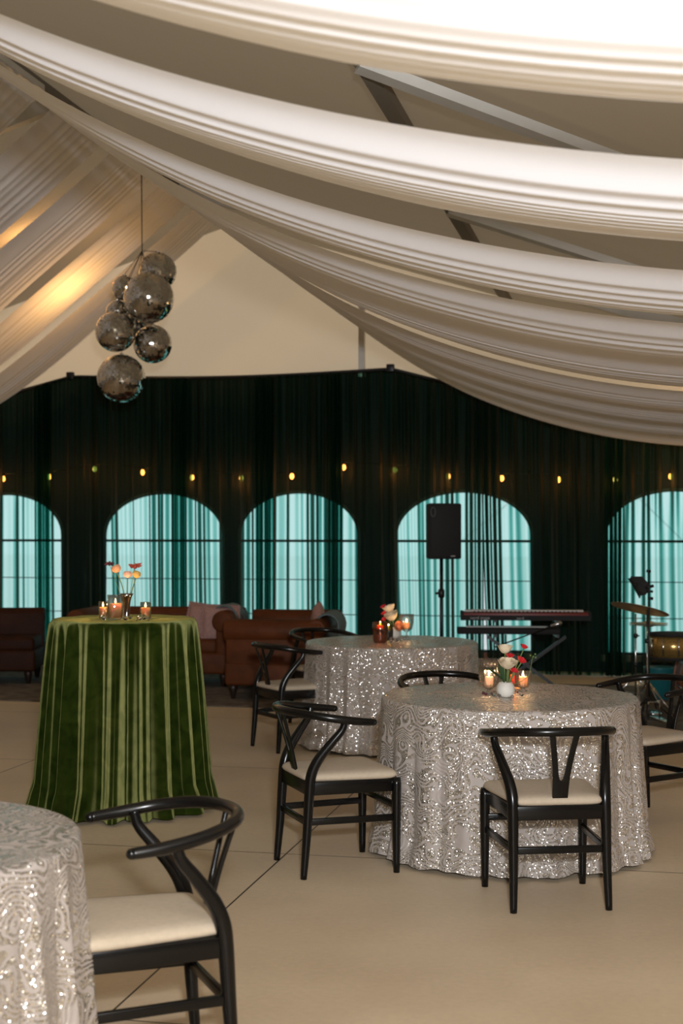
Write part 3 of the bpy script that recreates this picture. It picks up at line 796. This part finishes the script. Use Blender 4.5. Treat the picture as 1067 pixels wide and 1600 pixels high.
MB().tube(smooth_path([(0, 0, 0), (.06, 0, .02), (.115, 0, .06), h1 * .97, h1], 6), .0016, 6).build('stem', M['stem'], e)
b = MB()
for dx, dz in ((0, 0), (.01, .012), (-.014, .006), (.012, -.004)): b.ball(h1 + Vector((dx, 0, dz)), .0055, 8)
b.build('bud', M['stem'], e)
b = MB(); leafy(b, (-.008, 0, .03), (-.10, 0, .12), .016); leafy(b, (-.008, 0, .02), (-.035, -.01, .16), .014); leafy(b, (.01, 0, .02), (-.02, .02, .13), .014)
o = b.build('leaf_spray', M['leaf']); o.location = top; tag(o, 'dark leaves rising behind the tall glass on the centre table', 'foliage')
for u, v, r_ in ((772, 1088, .017), (779, 1091, .014), (785, 1086, .016), (808, 1083, .013), (815, 1088, .012), (800, 1091, .010)):
    gem(on(u, v, ZA), r_, 'clear glass gem on the centre table, ' + {772: 'largest, left of the vase', 779: 'before the vase, at its left', 785: 'touching the white vase', 808: 'between vase and right glass', 815: 'rightmost, before the short glass', 800: 'smallest, before the vase'}[u], 'glass gems on the centre table')
for u, v in ((755, 1085), (759, 1087)):
    o = MB().ball((0, 0, .008), .008, 12).build('berry', M['maroon']); o.location = on(u, v, ZA); tag(o, 'dark red berry at the foot of the tall ribbed glass, the ' + ('left' if u == 755 else 'right') + ' one', 'berry', 'dark berries on the centre table')

# --- farther table
zB = .777
p = on(594, 1004, zB)
holder(p, [(.042, 0), (.05, .006), (.056, .06), (.058, .10), (.060, .155)], M['amber'], 'amber tumbler at the left on the farther sequin table', group='candle glasses')
candle(p + Vector((0, 0, .10)), .025, .03, M['wax2'], 'lit candle in the left amber tumbler on the farther table')
p = on(607, 1000, zB)
holder(p, [(.03, 0), (.034, .005), (.036, .06), (.036, .115)], M['olive_glass'], 'dark olive glass beside the amber tumbler on the farther table', group='candle glasses')
candle(p + Vector((0, 0, .07)), .022, .025, M['wax'], 'lit candle in the dark olive glass on the farther table')
p = on(635, 998, zB)
holder(p, [(.034, 0), (.036, .004), (.008, .012), (.007, .05), (.045, .075), (.056, .13), (.058, .19)], M['glass'], 'stemmed clear goblet at the right on the farther table', group='candle glasses')
candle(p + Vector((0, 0, .075)), .024, .05, M['wax2'], 'lit orange candle in the stemmed goblet on the farther table')
pv = on(616, 997, zB)
o = MB().lathe([(.0005, .003), (.03, 0), (.05, .02), (.05, .05), (.032, .085), (.028, .083), (.03, .06), (.001, .03)], seg=32).build('bud_vase', M['stone']); o.location = pv
tag(o, 'small pale vase among the candles on the farther sequin table', 'vase')
top = pv + Vector((0, 0, .06))
flower('cream_flower', top, at(608, 951, pv.y), .045, M['rose'], 'upper cream bloom on the farther table', group='cream blooms on the farther table', petals=6, layers=4, seed=8)
flower('cream_flower', top, at(612, 963, pv.y - .02), .048, M['rose'], 'lower cream bloom on the farther table', group='cream blooms on the farther table', petals=6, layers=4, seed=9)
for k, (u, v) in enumerate(((599, 948), (600, 958), (600, 967))):
    flower('red_flower', top, at(u, v, pv.y + .02), .022, M['red'], ['topmost of three red blooms on the farther table', 'middle one of three red blooms on the farther table', 'lowest of three red blooms on the farther table'][k], group='red blooms on the farther table', petals=5, layers=3, seed=20 + k)
flower('peach_flower', top, at(622, 979, pv.y - .06), .035, M['peach'], 'peach bloom hanging low beside the goblet on the farther table', petals=6, layers=3, seed=31)
b = MB(); leafy(b, (0, 0, 0), (.10, 0, .075), .022); leafy(b, (0, 0, 0), (.05, .02, .16), .02); leafy(b, (0, 0, 0), (.02, .02, .20), .022); leafy(b, (0, 0, 0), (.13, 0, .03), .015)
o = b.build('leaf_spray', M['leaf']); o.location = top; tag(o, 'dark green leaves spreading right on the farther table', 'foliage')
for u, v, r_ in ((612, 1001, .018), (619, 1003, .018), (627, 1002, .018), (632, 1000, .014), (611, 1004, .012)):
    gem(on(u, v, zB), r_, 'clear glass gem on the farther sequin table, ' + {(612, 1001): 'leftmost of the back ones', (619, 1003): 'before the pale vase', (627, 1002): 'left of the goblet foot', (632, 1000): 'nearest the goblet foot', (611, 1004): 'small one nearest the front'}[(u, v)], 'glass gems on the farther table')

# --- cocktail table
zG = 1.107
YG = TG[1]
def onG(u, dy=0.0): return Vector(((u - 533.5) / F * (YG + dy), YG + dy, zG))
def square_glass(loc, w_, h, mat, label):
    e = thing('candle_glass', label, 'candle holder', loc, .2, 'candle glasses')
    def ring(a, z, rr=.2):
        out = []
        for i in range(40):
            th = 2 * math.pi * i / 40; c, s = math.cos(th), math.sin(th)
            out.append((a * math.copysign(abs(c) ** .55, c), a * math.copysign(abs(s) ** .55, s), z))
        return out
    MB().grid([ring(.001, 0), ring(w_ / 2, 0), ring(w_ / 2, h), ring(w_ / 2 - .004, h), ring(w_ / 2 - .004, .012), ring(.001, .012)], closed=True).build('glass_cup', mat, e)
    return e
p = onG(180.5, -.12)
square_glass(p, .094, .140, M['glass'], 'large clear candle glass on the velvet table, left of the vase')
candle(p + Vector((0, 0, .013)), .036, .078, M['wax2'], 'largest lit candle on the velvet table', power=1.6)
p = onG(161, -.02); holder(p, [(.024, 0), (.026, .004), (.026, .098)], M['glass'], 'small candle glass at the far left on the velvet table', group='candle glasses')
candle(p + Vector((0, 0, .006)), .021, .058, M['wax2'], 'lit candle in the small glass at the far left of the velvet table')
p = onG(227.5, -.03); holder(p, [(.030, 0), (.032, .004), (.032, .094)], M['glass'], 'candle glass at the right of the vase on the velvet table', group='candle glasses')
candle(p + Vector((0, 0, .006)), .026, .056, M['wax2'], 'lit candle in the glass right of the vase on the velvet table')
pv = onG(198, 0)
o = MB().lathe(shell([(.018, 0), (.021, .006), (.017, .02), (.019, .06), (.023, .10), (.030, .125), (.040, .142)]), seg=36).build('trumpet_vase', M['mauve_glass']); o.location = pv
tag(o, 'slim mauve glass trumpet vase on the velvet table', 'vase')
top = pv + Vector((0, 0, .02))
flower('ranunculus', top, at(181.5, 888, YG), .028, M['peach'], 'large peach bloom leaning left above the velvet table', group='blooms above the velvet table', petals=7, layers=5, seed=3, bend=(.012, 0), ball=True)
flower('ranunculus', top, at(199.5, 897, YG - .01), .024, M['pink'], 'pale pink-peach bloom in the middle above the velvet table', group='blooms above the velvet table', petals=7, layers=5, seed=4, ball=True)
flower('ranunculus', top, at(213.5, 897, YG - .01), .025, M['yellow'], 'ochre bloom leaning right above the velvet table', group='blooms above the velvet table', petals=7, layers=5, seed=5, bend=(-.004, 0), ball=True)
spiky('spiky_flower', top, at(211, 886, YG + .01), .048, M['rust'], 'rust-red spiky bloom above the ochre one', 9, 'spiky blooms above the velvet table')
spiky('spiky_flower', top, at(171, 882, YG + .01), .034, M['maroon'], 'dark maroon spiky bloom at the far left above the velvet table', 8, 'spiky blooms above the velvet table')
for u, dy, r_ in ((162, -.2, .019), (196, -.22, .016), (204, -.10, .013), (219, -.2, .017), (225, -.16, .018), (213, -.27, .007), (232, -.26, .006)):
    gem(onG(u, dy), r_, 'glass gem on the velvet table, ' + {162: 'leftmost, before the small left candle', 196: 'before the foot of the trumpet vase', 204: 'right behind the trumpet vase foot', 219: 'left of the pair before the right candle', 225: 'rightmost of the pair before the right candle', 213: 'tiny, nearest the front edge', 232: 'tiny, farthest right'}[u], 'glass gems on the velvet table')

# ------------------------------------------------------------------ mirror balls
def mirror_ball(loc, r, label):
    e = thing('mirror_ball', label, 'mirror ball', loc, random.Random(int(r * 999)).uniform(0, 6), 'mirror balls')
    rnd = random.Random(int(r * 1e4)); mb = MB(); ts = .019
    nr = max(12, int(math.pi * r / ts))
    for i in range(nr):
        a0, a1 = math.pi * i / nr - math.pi / 2, math.pi * (i + 1) / nr - math.pi / 2
        m = max(4, int(2 * math.pi * r * math.cos((a0 + a1) / 2) / ts))
        for k in range(m):
            b0, b1 = 2 * math.pi * k / m, 2 * math.pi * (k + .94) / m
            aa1 = a0 + (a1 - a0) * .94
            P = [Vector((r * math.cos(a) * math.cos(b_), r * math.cos(a) * math.sin(b_), r * math.sin(a))) for a, b_ in ((a0, b0), (a0, b1), (aa1, b1), (aa1, b0))]
            c = sum(P, Vector()) / 4; n = c.normalized(); ax = Vector((rnd.gauss(0, 1), rnd.gauss(0, 1), rnd.gauss(0, 1))).normalized()
            Q = Matrix.Rotation(rnd.gauss(0, .07), 3, ax)
            mb.add([c + Q @ (q - c) for q in P], [(0, 1, 2, 3)], False)
    mb.build('mirror_tiles', M['mirror'], e)
    MB().ball((0, 0, 0), r * .992, 48).build('ball_core', M['black_plastic'], e)
    MB().lathe([(.022, r - .006), (.022, r + .008), (.006, r + .012)], seg=14).build('hanging_cap', M['chrome'], e)
    return e
BALLS = [(243, 420, .187, .15, 'mirror ball at the top right of the hanging cluster'), (236, 470, .243, -.17, 'largest mirror ball, upper front of the cluster'),
         (193, 449, .122, .05, 'small mirror ball at the upper left of the cluster'), (182, 486, .112, .05, 'smallest mirror ball at the left edge, middle of the cluster'),
         (185, 522, .195, -.17, 'mirror ball at the left, just above the bottom one'), (238, 537, .188, .02, 'mirror ball at the lower right of the cluster'),
         (192, 593, .233, -.10, 'lowest mirror ball, hanging against the green curtain'), (209, 505, .165, .28, 'mirror ball tucked behind the middle of the cluster')]
YB = 13.86; ctr = at(212, 500, YB)
wire = MB(); topw = at(221, 262, YB); knot = at(222, 392, YB + .1)
wire.tube([topw, knot], .0055, 6)
for u, v, r, dy, lab in BALLS:
    c = at(u, v, YB); c.y += dy
    mirror_ball(c, r, lab)
    wire.tube([knot, c + Vector((0, 0, r + .01))], .003, 5)
tag(wire.build('hanging_wire', M['black_metal']), 'thin wire dropping from the ridge to the mirror ball cluster', 'wire')

# ------------------------------------------------------------------ lounge
o = tent(MB().box((-5.6, 14.1, .006), (4.6, 3.2, .012)).build('area_rug', M['rug'])); tag(o, 'grey patterned rug under the brown leather sofas', 'rug')
def sofa(loc, rz, wd, dp, hh, mat, label, arms=True, seats=2, group='brown leather sofas'):
    """front faces local -y"""
    e = thing('leather_sofa', label, 'sofa', loc, rz, group)
    aw = .16
    MB().box((0, 0, .24), (wd - .04, dp - .06, .22)).build('base', mat, e, bevel=.03, segs=3)
    bk = MB(); bk.box((0, dp / 2 - .10, hh * .5 + .06), (wd - .04, .16, hh - .22), 0); bk.tube([(-wd / 2 + .02, dp / 2 - .08, hh - .09), (wd / 2 - .02, dp / 2 - .08, hh - .09)], .09, 20)
    bk.build('backrest', mat, e, bevel=.01)
    if arms:
        for s in (-1, 1):
            a = MB(); a.box((s * (wd / 2 - aw / 2 - .02), 0, hh * .5), (aw - .02, dp - .08, hh - .28))
            a.tube([(s * (wd / 2 - .10), -dp / 2 + .02, hh - .11), (s * (wd / 2 - .10), dp / 2 - .02, hh - .11)], .11, 20)
            a.build('arm', mat, e, bevel=.02)
    iw = wd - (2 * aw if arms else .06)
    for k in range(seats):
        w_ = iw / seats; MB().box((-iw / 2 + w_ * (k + .5), -.06, .41), (w_ - .01, dp - .26, .15)).build('seat_cushion', mat, e, bevel=.045, segs=4)
    for sx in (-1, 1):
        for sy in (-1, 1):
            MB().lathe([(.018, 0), (.022, .01), (.03, .05), (.045, .10), (.04, .14)], (sx * (wd / 2 - .10), sy * (dp / 2 - .10), 0), 16).build('foot', M['wood_dark'], e)
    return e
zr = .012
sofa((-1.93, 15.05, zr), math.radians(-8), 1.75, .88, .78, M['leather'], 'brown leather sofa facing the camera with ruffled pillows, beside the velvet table')
sofa((-.56, 14.35, zr), math.radians(-96), 1.85, .98, .76, M['leather'], 'brown leather sofa end-on behind the farthest chairs')
sofa((-4.25, 15.15, zr), math.radians(4), 2.1, .85, .76, M['leather2'], 'dark brown leather sofa cut by the left edge', arms=False, seats=3)
def pillow(loc, rot, sz, mat, label, ruffle=False, group=None):
    e = thing('throw_pillow', label, 'pillow', loc, 0, group); e.rotation_euler = rot
    rows = []; n = 16
    for sgn in (-1, 1):
        rows = []
        for i in range(n + 1):
            row = []
            for j in range(n + 1):
                x, y = 2 * i / n - 1, 2 * j / n - 1
                th = .09 * sz / .45 * ((1 - x ** 4) * (1 - y ** 4)) ** .6
                k = 1 - .07 * (1 - abs(x * y)) * (max(abs(x), abs(y)) ** 4)
                row.append((x * sz / 2 * k, sgn * th, y * sz / 2 * k + sz / 2))
            rows.append(row)
        if sgn == -1: mb = MB()
        mb.grid(rows)
    mb.build('cushion_body', mat, e)
    if ruffle:
        pr = []; m = 160; r2 = []
        for i in range(m):
            s = 4 * i / m; k = int(s); f = s - k
            cx, cy = [(-1 + 2 * f, -1), (1, -1 + 2 * f), (1 - 2 * f, 1), (-1, 1 - 2 * f)][k]
            wv = .012 * math.sin(i * 1.9)
            pr.append((cx * sz * .47, 0, cy * sz * .47 + sz / 2)); r2.append((cx * sz * .47 * 1.13, wv, (cy * sz * .47 * 1.13) + sz / 2))
        MB().grid([pr, r2], closed=True).build('ruffle', mat, e, solid=.004)
    return e
pillow(at(343, 1003, 14.75), (math.radians(-12), .05, .15), .38, M['mauve'], 'mauve ruffled pillow against the arm of the sofa', True, 'mauve pillows')
pillow(at(314, 1004, 14.9), (math.radians(-12), .14, -.2), .40, M['mauve'], 'mauve ruffled pillow just behind the edge of the velvet table', True, 'mauve pillows')
pillow((-.28, 14.55, .55), (math.radians(-10), .5, -1.5), .32, M['mauve'], 'small mauve pillow lying on the end-on leather sofa', False, 'mauve pillows')
def throw(loc, rz, L_, r, drop, label):
    """a blanket laid over a rolled edge"""
    e = bpy.data.objects.new('throw_blanket', None)
    rows = []; n = 24
    for i in range(n + 1):
        x = -L_ / 2 + L_ * i / n; row = []
        w1 = .010 * math.sin(i * 1.3)
        for j in range(21):
            q = j / 20
            if q < .3: y, z = -r, -drop * (1 - q / .3)
            elif q > .7: y, z = r, -drop * 1.2 * (q - .7) / .3
            else:
                a = math.pi * (1 - (q - .3) / .4); y, z = r * math.cos(a), r * math.sin(a)
            row.append((x, y * (1 + .05 * math.sin(i * .9 + j)), z + w1 * .6 + .008))
        rows.append(row)
    o = MB().grid(rows).build('throw_blanket', M['bluegrey'], solid=.012); o.location = loc; o.rotation_euler = (0, 0, rz)
    return tag(o, label, 'blanket', 'blue-grey throws')
throw((-.11, 13.95, .685), math.radians(-96), .62, .118, .16, 'blue-grey throw over the back of the end-on leather sofa')
throw((-1.19, 15.0, .69), math.radians(82), .5, .135, .12, 'blue-grey throw over the far arm beside the ruffled pillows')

# ------------------------------------------------------------------ loudspeaker on a stand
YS = 14.0
sp = at(689.5, 830, YS)
e = thing('loudspeaker', 'black loudspeaker high on a pole in front of the arched window', 'loudspeaker', (sp.x, YS, 1.335), math.radians(10))
b = MB(); hw, dp, hh = .168, .30, .545
vs = []
for z in (0, hh):
    for x, y in ((-hw, -dp / 2), (hw, -dp / 2), (hw * .72, dp / 2), (-hw * .72, dp / 2)): vs.append((x, y, z))
b.add(vs, [(3, 2, 1, 0), (4, 5, 6, 7), (0, 1, 5, 4), (1, 2, 6, 5), (2, 3, 7, 6), (3, 0, 4, 7)], False).build('cabinet', M['black_plastic'], e, bevel=.018, segs=3)
MB().box((0, -dp / 2 - .006, hh / 2), (hw * 1.8, .012, hh * .92)).build('grille', M['black_plastic'], e, bevel=.006)
pts = [(-hw + .045 + .022 * math.cos(a), -dp / 2 - .014, hh - .085 + .045 * math.sin(a)) for a in [2 * math.pi * k / 20 for k in range(20)]]
MB().tube(pts, .0045, 6, closed=True).build('carry_handle', M['lamp_body'], e)
MB().box((.075, -dp / 2 - .014, .03), (.045, .004, .010)).build('badge', M['white_mark'], e)
e = thing('speaker_stand', 'black pole stand carrying the loudspeaker', 'speaker stand', (sp.x, YS, 0))
MB().tube([(0, 0, .12), (0, 0, 1.335)], .018, 12).build('pole', M['black_metal'], e)
MB().lathe([(.02, .95), (.032, .96), (.032, 1.03), (.02, 1.04)], seg=14).tube([(0, 0, 1.0), (-.06, 0, .995)], .012, 8).build('clamp_collar', M['black_metal'], e)
for k in range(3):
    a = k * 2.094 + .5
    MB().tube([(0, 0, .55), (.48 * math.cos(a), .48 * math.sin(a), .012)], .012, 8).build('leg', M['black_metal'], e)

# ------------------------------------------------------------------ keyboards
kc = at(820, 975, 14.1)
e = thing('stage_keyboard', 'red stage keyboard on the upper tier of the black stand', 'keyboard', (kc.x, 14.1, .735), math.radians(-4))
MB().box((0, 0, .035), (1.24, .33, .075)).build('red_case', M['red_lac'], e, bevel=.008)
MB().box((0, -.168, .022), (1.25, .012, .05)).build('rear_panel', M['black_plastic'], e)
for s in (-1, 1): MB().box((s * .622, 0, .036), (.03, .34, .082)).build('end_cheek', M['black_plastic'], e, bevel=.006)
kb = MB()
for k in range(52): kb.box((-.58 + k * .0225, .10, .08), (.0205, .13, .014))
kb.build('white_keys', M['key_white'], e)
kk = MB()
for k in range(26): kk.tube([(-.5 + k * .04, -.09, .07), (-.5 + k * .04, -.09, .088)], .006, 8)
kk.build('knobs', M['black_plastic'], e)
# lettering on the back edge
for tx, x0, sz in (('nord stage', -.545, .045), ('nord', .0 - .09, .036)):
    cu = bpy.data.curves.new('lettering', 'FONT'); cu.body = tx; cu.size = sz; cu.extrude = .001
    tmp = bpy.data.objects.new('tmp', cu); C.objects.link(tmp); bpy.context.view_layer.update()
    me = bpy.data.meshes.new_from_object(tmp.evaluated_get(bpy.context.evaluated_depsgraph_get())); bpy.data.objects.remove(tmp)
    me.materials.clear(); me.materials.append(M['white_mark'])
    lo = bpy.data.objects.new('lettering', me); C.objects.link(lo); lo.parent = e; lo.location = (x0, -.1755, .008); lo.rotation_euler = (math.pi / 2, 0, 0)
e = thing('synthesizer', 'slim black synthesizer on the lower tier under the red keyboard', 'keyboard', (kc.x - .18, 14.0, .60), math.radians(-4))
MB().box((0, 0, .03), (1.0, .30, .055)).build('case', M['black_plastic'], e, bevel=.008)
kb = MB()
for k in range(36): kb.box((-.4 + k * .0225, .09, .062), (.0205, .11, .012))
kb.build('white_keys', M['key_white'], e)
e = thing('keyboard_stand', 'black two-tier folding stand under the keyboards', 'stand', (kc.x, 14.05, 0), math.radians(-4))
for s in (-1, 1):
    MB().bar((s * .38, -.2, .02), (-s * .38, -.16, .58), .03, .03).build('cross_leg', M['black_metal'], e)
    MB().bar((s * .36, -.2, .015), (s * .36, .2, .015), .03, .03).build('foot_bar', M['black_metal'], e)
    MB().bar((s * .3, -.18, .585), (s * .3, .2, .585), .03, .03).bar((s * .3, .19, .58), (s * .3, .19, .725), .025, .025).bar((s * .3, -.13, .724), (s * .3, .2, .724), .025, .02).build('tier_arm', M['black_metal'], e)
e = thing('microphone_stand', 'low black boom stand leaning beside the keyboards', 'microphone stand', tuple(at(790, 1080, 13.6))[:2] + (0,))
MB().tube([(0, 0, .02), (0, 0, .62)], .009, 8).build('pole', M['black_metal'], e)
MB().tube([(-.1, 0, .5), (.42, -.05, .70)], .007, 8).build('boom', M['black_metal'], e)
MB().lathe([(.001, 0), (.016, .004), (.018, .05), (.024, .07), (.024, .10), (.001, .12)], seg=12, mat=Matrix.Rotation(1.25, 3, 'Y')).build('microphone', M['chrome'], e).location = (.42, -.05, .70)
for k in range(3):
    a = k * 2.094; MB().tube([(0, 0, .07), (.26 * math.cos(a), .26 * math.sin(a), .01)], .007, 6).build('leg', M['black_metal'], e)

# ------------------------------------------------------------------ drum kit
def tripod(name, label, x, y, h, r=.26, cat='stand', rad=.0085, a0=.4):
    e = thing(name, label, cat, (x, y, 0))
    MB().tube([(0, 0, .05), (0, 0, h)], rad, 10).build('pole', M['chrome'], e)
    c = MB()
    for z in (.40, .66):
        c.lathe([(.014, z - .02), (.019, z - .015), (.019, z + .015), (.014, z + .02)], seg=12)
        c.build('clamp_collar', M['black_metal'], e); c = MB()
    MB().tube([(0, 0, .66), (.035, 0, .66)], .007, 6).build('wing_screw', M['black_metal'], e)
    for k in range(3):
        a = a0 + k * 2.094
        MB().tube([(.01 * math.cos(a), .01 * math.sin(a), .30), (r * math.cos(a), r * math.sin(a), .012)], .009, 8).tube([(0, 0, .12), (r * .5 * math.cos(a), r * .5 * math.sin(a), .155)], .005, 6).build('leg', M['chrome'], e)
    return e
def cymbal_prof(r): return [(.0008, .03), (.03, .028), (.055, .012), (.06, .008), (r * .6, .003), (r, -.006), (r, -.008), (r * .6, .001), (.06, .006), (.05, .010), (.0008, .026)]
YD = 12.3
x1 = at(1011, 960, YD)
tripod('cymbal_stand', 'chrome tripod stand under the tilted crash cymbal', x1.x, YD, .93, a0=3.6)
e = tag(MB().lathe(cymbal_prof(.252), seg=56).build('crash_cymbal', M['cymbal']), 'large tilted bronze crash cymbal in front of the right window', 'cymbal')
e.location = at(1000, 951, YD); e.rotation_euler = (math.radians(-9), math.radians(13.5), 0)
x2 = at(993, 960, 12.9)
tripod('cymbal_stand', 'slimmer dark stand just left of the crash cymbal stand', x2.x, 12.9, .86, a0=2.6)
for dz, lab in ((0, 'upper thin hi-hat cymbal below the crash cymbal'), (-.022, 'lower thin hi-hat cymbal, facing the upper one')):
    o = MB().lathe(cymbal_prof(.17), seg=48, mat=Matrix.Diagonal((1, 1, .5 if dz == 0 else -.5))).build('hi_hat_cymbal', M['cymbal'])
    o.location = at(1013, 973, 12.6) + Vector((0, 0, dz)); tag(o, lab, 'cymbal', 'hi-hat cymbals')
x3 = at(1013, 973, 12.6)
e = thing('hi_hat_stand', 'stand holding the pair of hi-hat cymbals', 'stand', (x3.x, 12.6, 0))
MB().tube([(0, 0, .03), (0, 0, .90)], .007, 8).build('pole', M['chrome'], e)
for k in range(3):
    a = k * 2.094 + 1; MB().tube([(0, 0, .28), (.2 * math.cos(a), .2 * math.sin(a), .01)], .007, 6).build('leg', M['chrome'], e)
MB().box((.0, -.22, .03), (.09, .26, .02)).build('pedal', M['chrome'], e, bevel=.004)
# music stand with clipped-on gear, dark against the window
xm = at(1010, 900, 12.1)
e = thing('music_stand', 'black music stand holding a tilted tray above the cymbals', 'music stand', (xm.x, 12.1, 0))
z_ = lambda v: EYE - (v - 828) / F * 12.1
MB().tube([(.02, 0, .02), (.02, 0, z_(893))], .008, 8).tube([(.0, 0, z_(892)), (.035, 0, z_(893))], .012, 8).build('pole', M['black_metal'], e)
tl = lambda u, v: ((u - 1010) / F * 12.1, -.05, z_(v))
q = [tl(984, 901), tl(1001, 901), tl(1013, 914), tl(1012, 925), tl(1000, 928), tl(993, 915)]
vs = [Vector(p) for p in q] + [Vector(p) + Vector((0, .12, -.02)) for p in q]
MB().add(vs, [tuple(range(6)), tuple(reversed(range(6, 12)))] + [(i, (i + 1) % 6 + 0, (i + 1) % 6 + 6, i + 6) for i in range(6)], False).build('tray', M['black_plastic'], e, bevel=.004)
for (p_, q_, r_) in (((998, 924), (997, 934), .008), ((989, 914), (994, 912), .01), ((1006, 918), (1019, 915), .013), ((1008, 923), (1018, 924), .010), ((1010, 934), (1018, 935), .013)):
    MB().tube([tl(*p_), tl(*q_)], r_, 8).build('clip', M['black_metal'], e)
for k in range(3):
    a = k * 2.094 + .2; MB().tube([(.02, 0, .2), (.02 + .22 * math.cos(a), .22 * math.sin(a), .01)], .008, 6).build('leg', M['black_metal'], e)
def drum(name, label, loc, r, h, mat, axis='Z', lugs=8, legs=False):
    e = thing(name, label, 'drum', loc, 0)
    R = Matrix.Identity(3) if axis == 'Z' else Matrix.Rotation(math.pi / 2, 3, 'X')
    MB().lathe([(r, 0), (r, h)], seg=48, mat=R).build('shell', mat, e)
    hp = MB()
    for z in (0, h): hp.lathe([(r + .002, z - .012), (r + .010, z - .012), (r + .010, z + .012), (r + .002, z + .012)], seg=48, mat=R)
    hp.build('hoop', M['black_plastic'] if axis == 'Z' else M['drumwood'], e)
    MB().lathe([(.001, h + .004), (r, h + .004)], seg=48, mat=R).build('drum_head', M['drumhead'], e)
    for k in range(lugs):
        a = 2 * math.pi * k / lugs + .3
        lg = MB(); c = R @ Vector(((r + .008) * math.cos(a), (r + .008) * math.sin(a), h / 2)); d = R @ Vector((0, 0, h * .36))
        lg.tube([c - d, c + d], .0065, 8).build('lug', M['chrome'], e)
    if legs:
        for k in range(3):
            a = k * 2.094 + .9; MB().tube([((r + .014) * math.cos(a), (r + .014) * math.sin(a), h * .6), ((r + .014) * math.cos(a), (r + .014) * math.sin(a), .0 - loc[2])], .006, 6).build('leg', M['chrome'], e)
    return e
xd = at(1052, 1008, 12.2)
drum('snare_drum', 'champagne-gold drum with a black rim at the right edge', (xd.x, 12.2, .525), .20, .20, M['drumgold'], lugs=10, legs=True)
xb = at(1110, 1050, 12.9)
drum('bass_drum', 'orange-brown bass drum low behind the gold drum', (xb.x, 13.1, .28), .28, .40, M['drumwood'], axis='Y')
o = MB().lathe([(.12, 0), (.135, .01), (.15, .30), (.153, .31), (.145, .31), (.13, .02), (.001, .02)], seg=28).build('teal_bucket', principled('teal_plastic', (.01, .12, .13), .4)); 
o.location = (at(1030, 1060, 13.6).x, 13.6, 0); tag(o, 'teal tub standing under the gold drum', 'tub')
e = thing('drum_pedal', 'small metal pedal on the floor by the cymbal stands', 'pedal', (at(1040, 1110, 11.9).x, 11.95, 0), .5)
MB().box((0, 0, .02), (.09, .28, .012), mat=Matrix.Rotation(.12, 3, 'X')).build('footboard', M['chrome'], e, bevel=.003)
MB().box((0, .02, .004), (.12, .32, .008)).build('base_plate', M['black_metal'], e)
MB().tube([(-.06, .13, 0), (-.06, .13, .16), (.06, .13, .16), (.06, .13, 0)], .008, 6).build('post', M['chrome'], e)
P = [at(985, 1100, 12.4), at(1000, 1096, 12.3), at(1020, 1104, 12.0), at(1035, 1096, 12.2), at(1050, 1106, 11.9), at(1070, 1100, 12.1)]
for p_ in P: p_.z = .008
tag(MB().tube(smooth_path(P, 6), .006, 6).build('cable', M['black_plastic']), 'black cable snaking on the floor between the drum stands', 'cable')
o = tent(MB().box((.2, 13.2, .006), (3.6, 3.6, .012)).build('drum_rug', principled('pale_worn_rug', (.10, .095, .08), .95, noise=.5, nscale=5))); tag(o, 'grey mottled rug under the drum kit', 'rug')
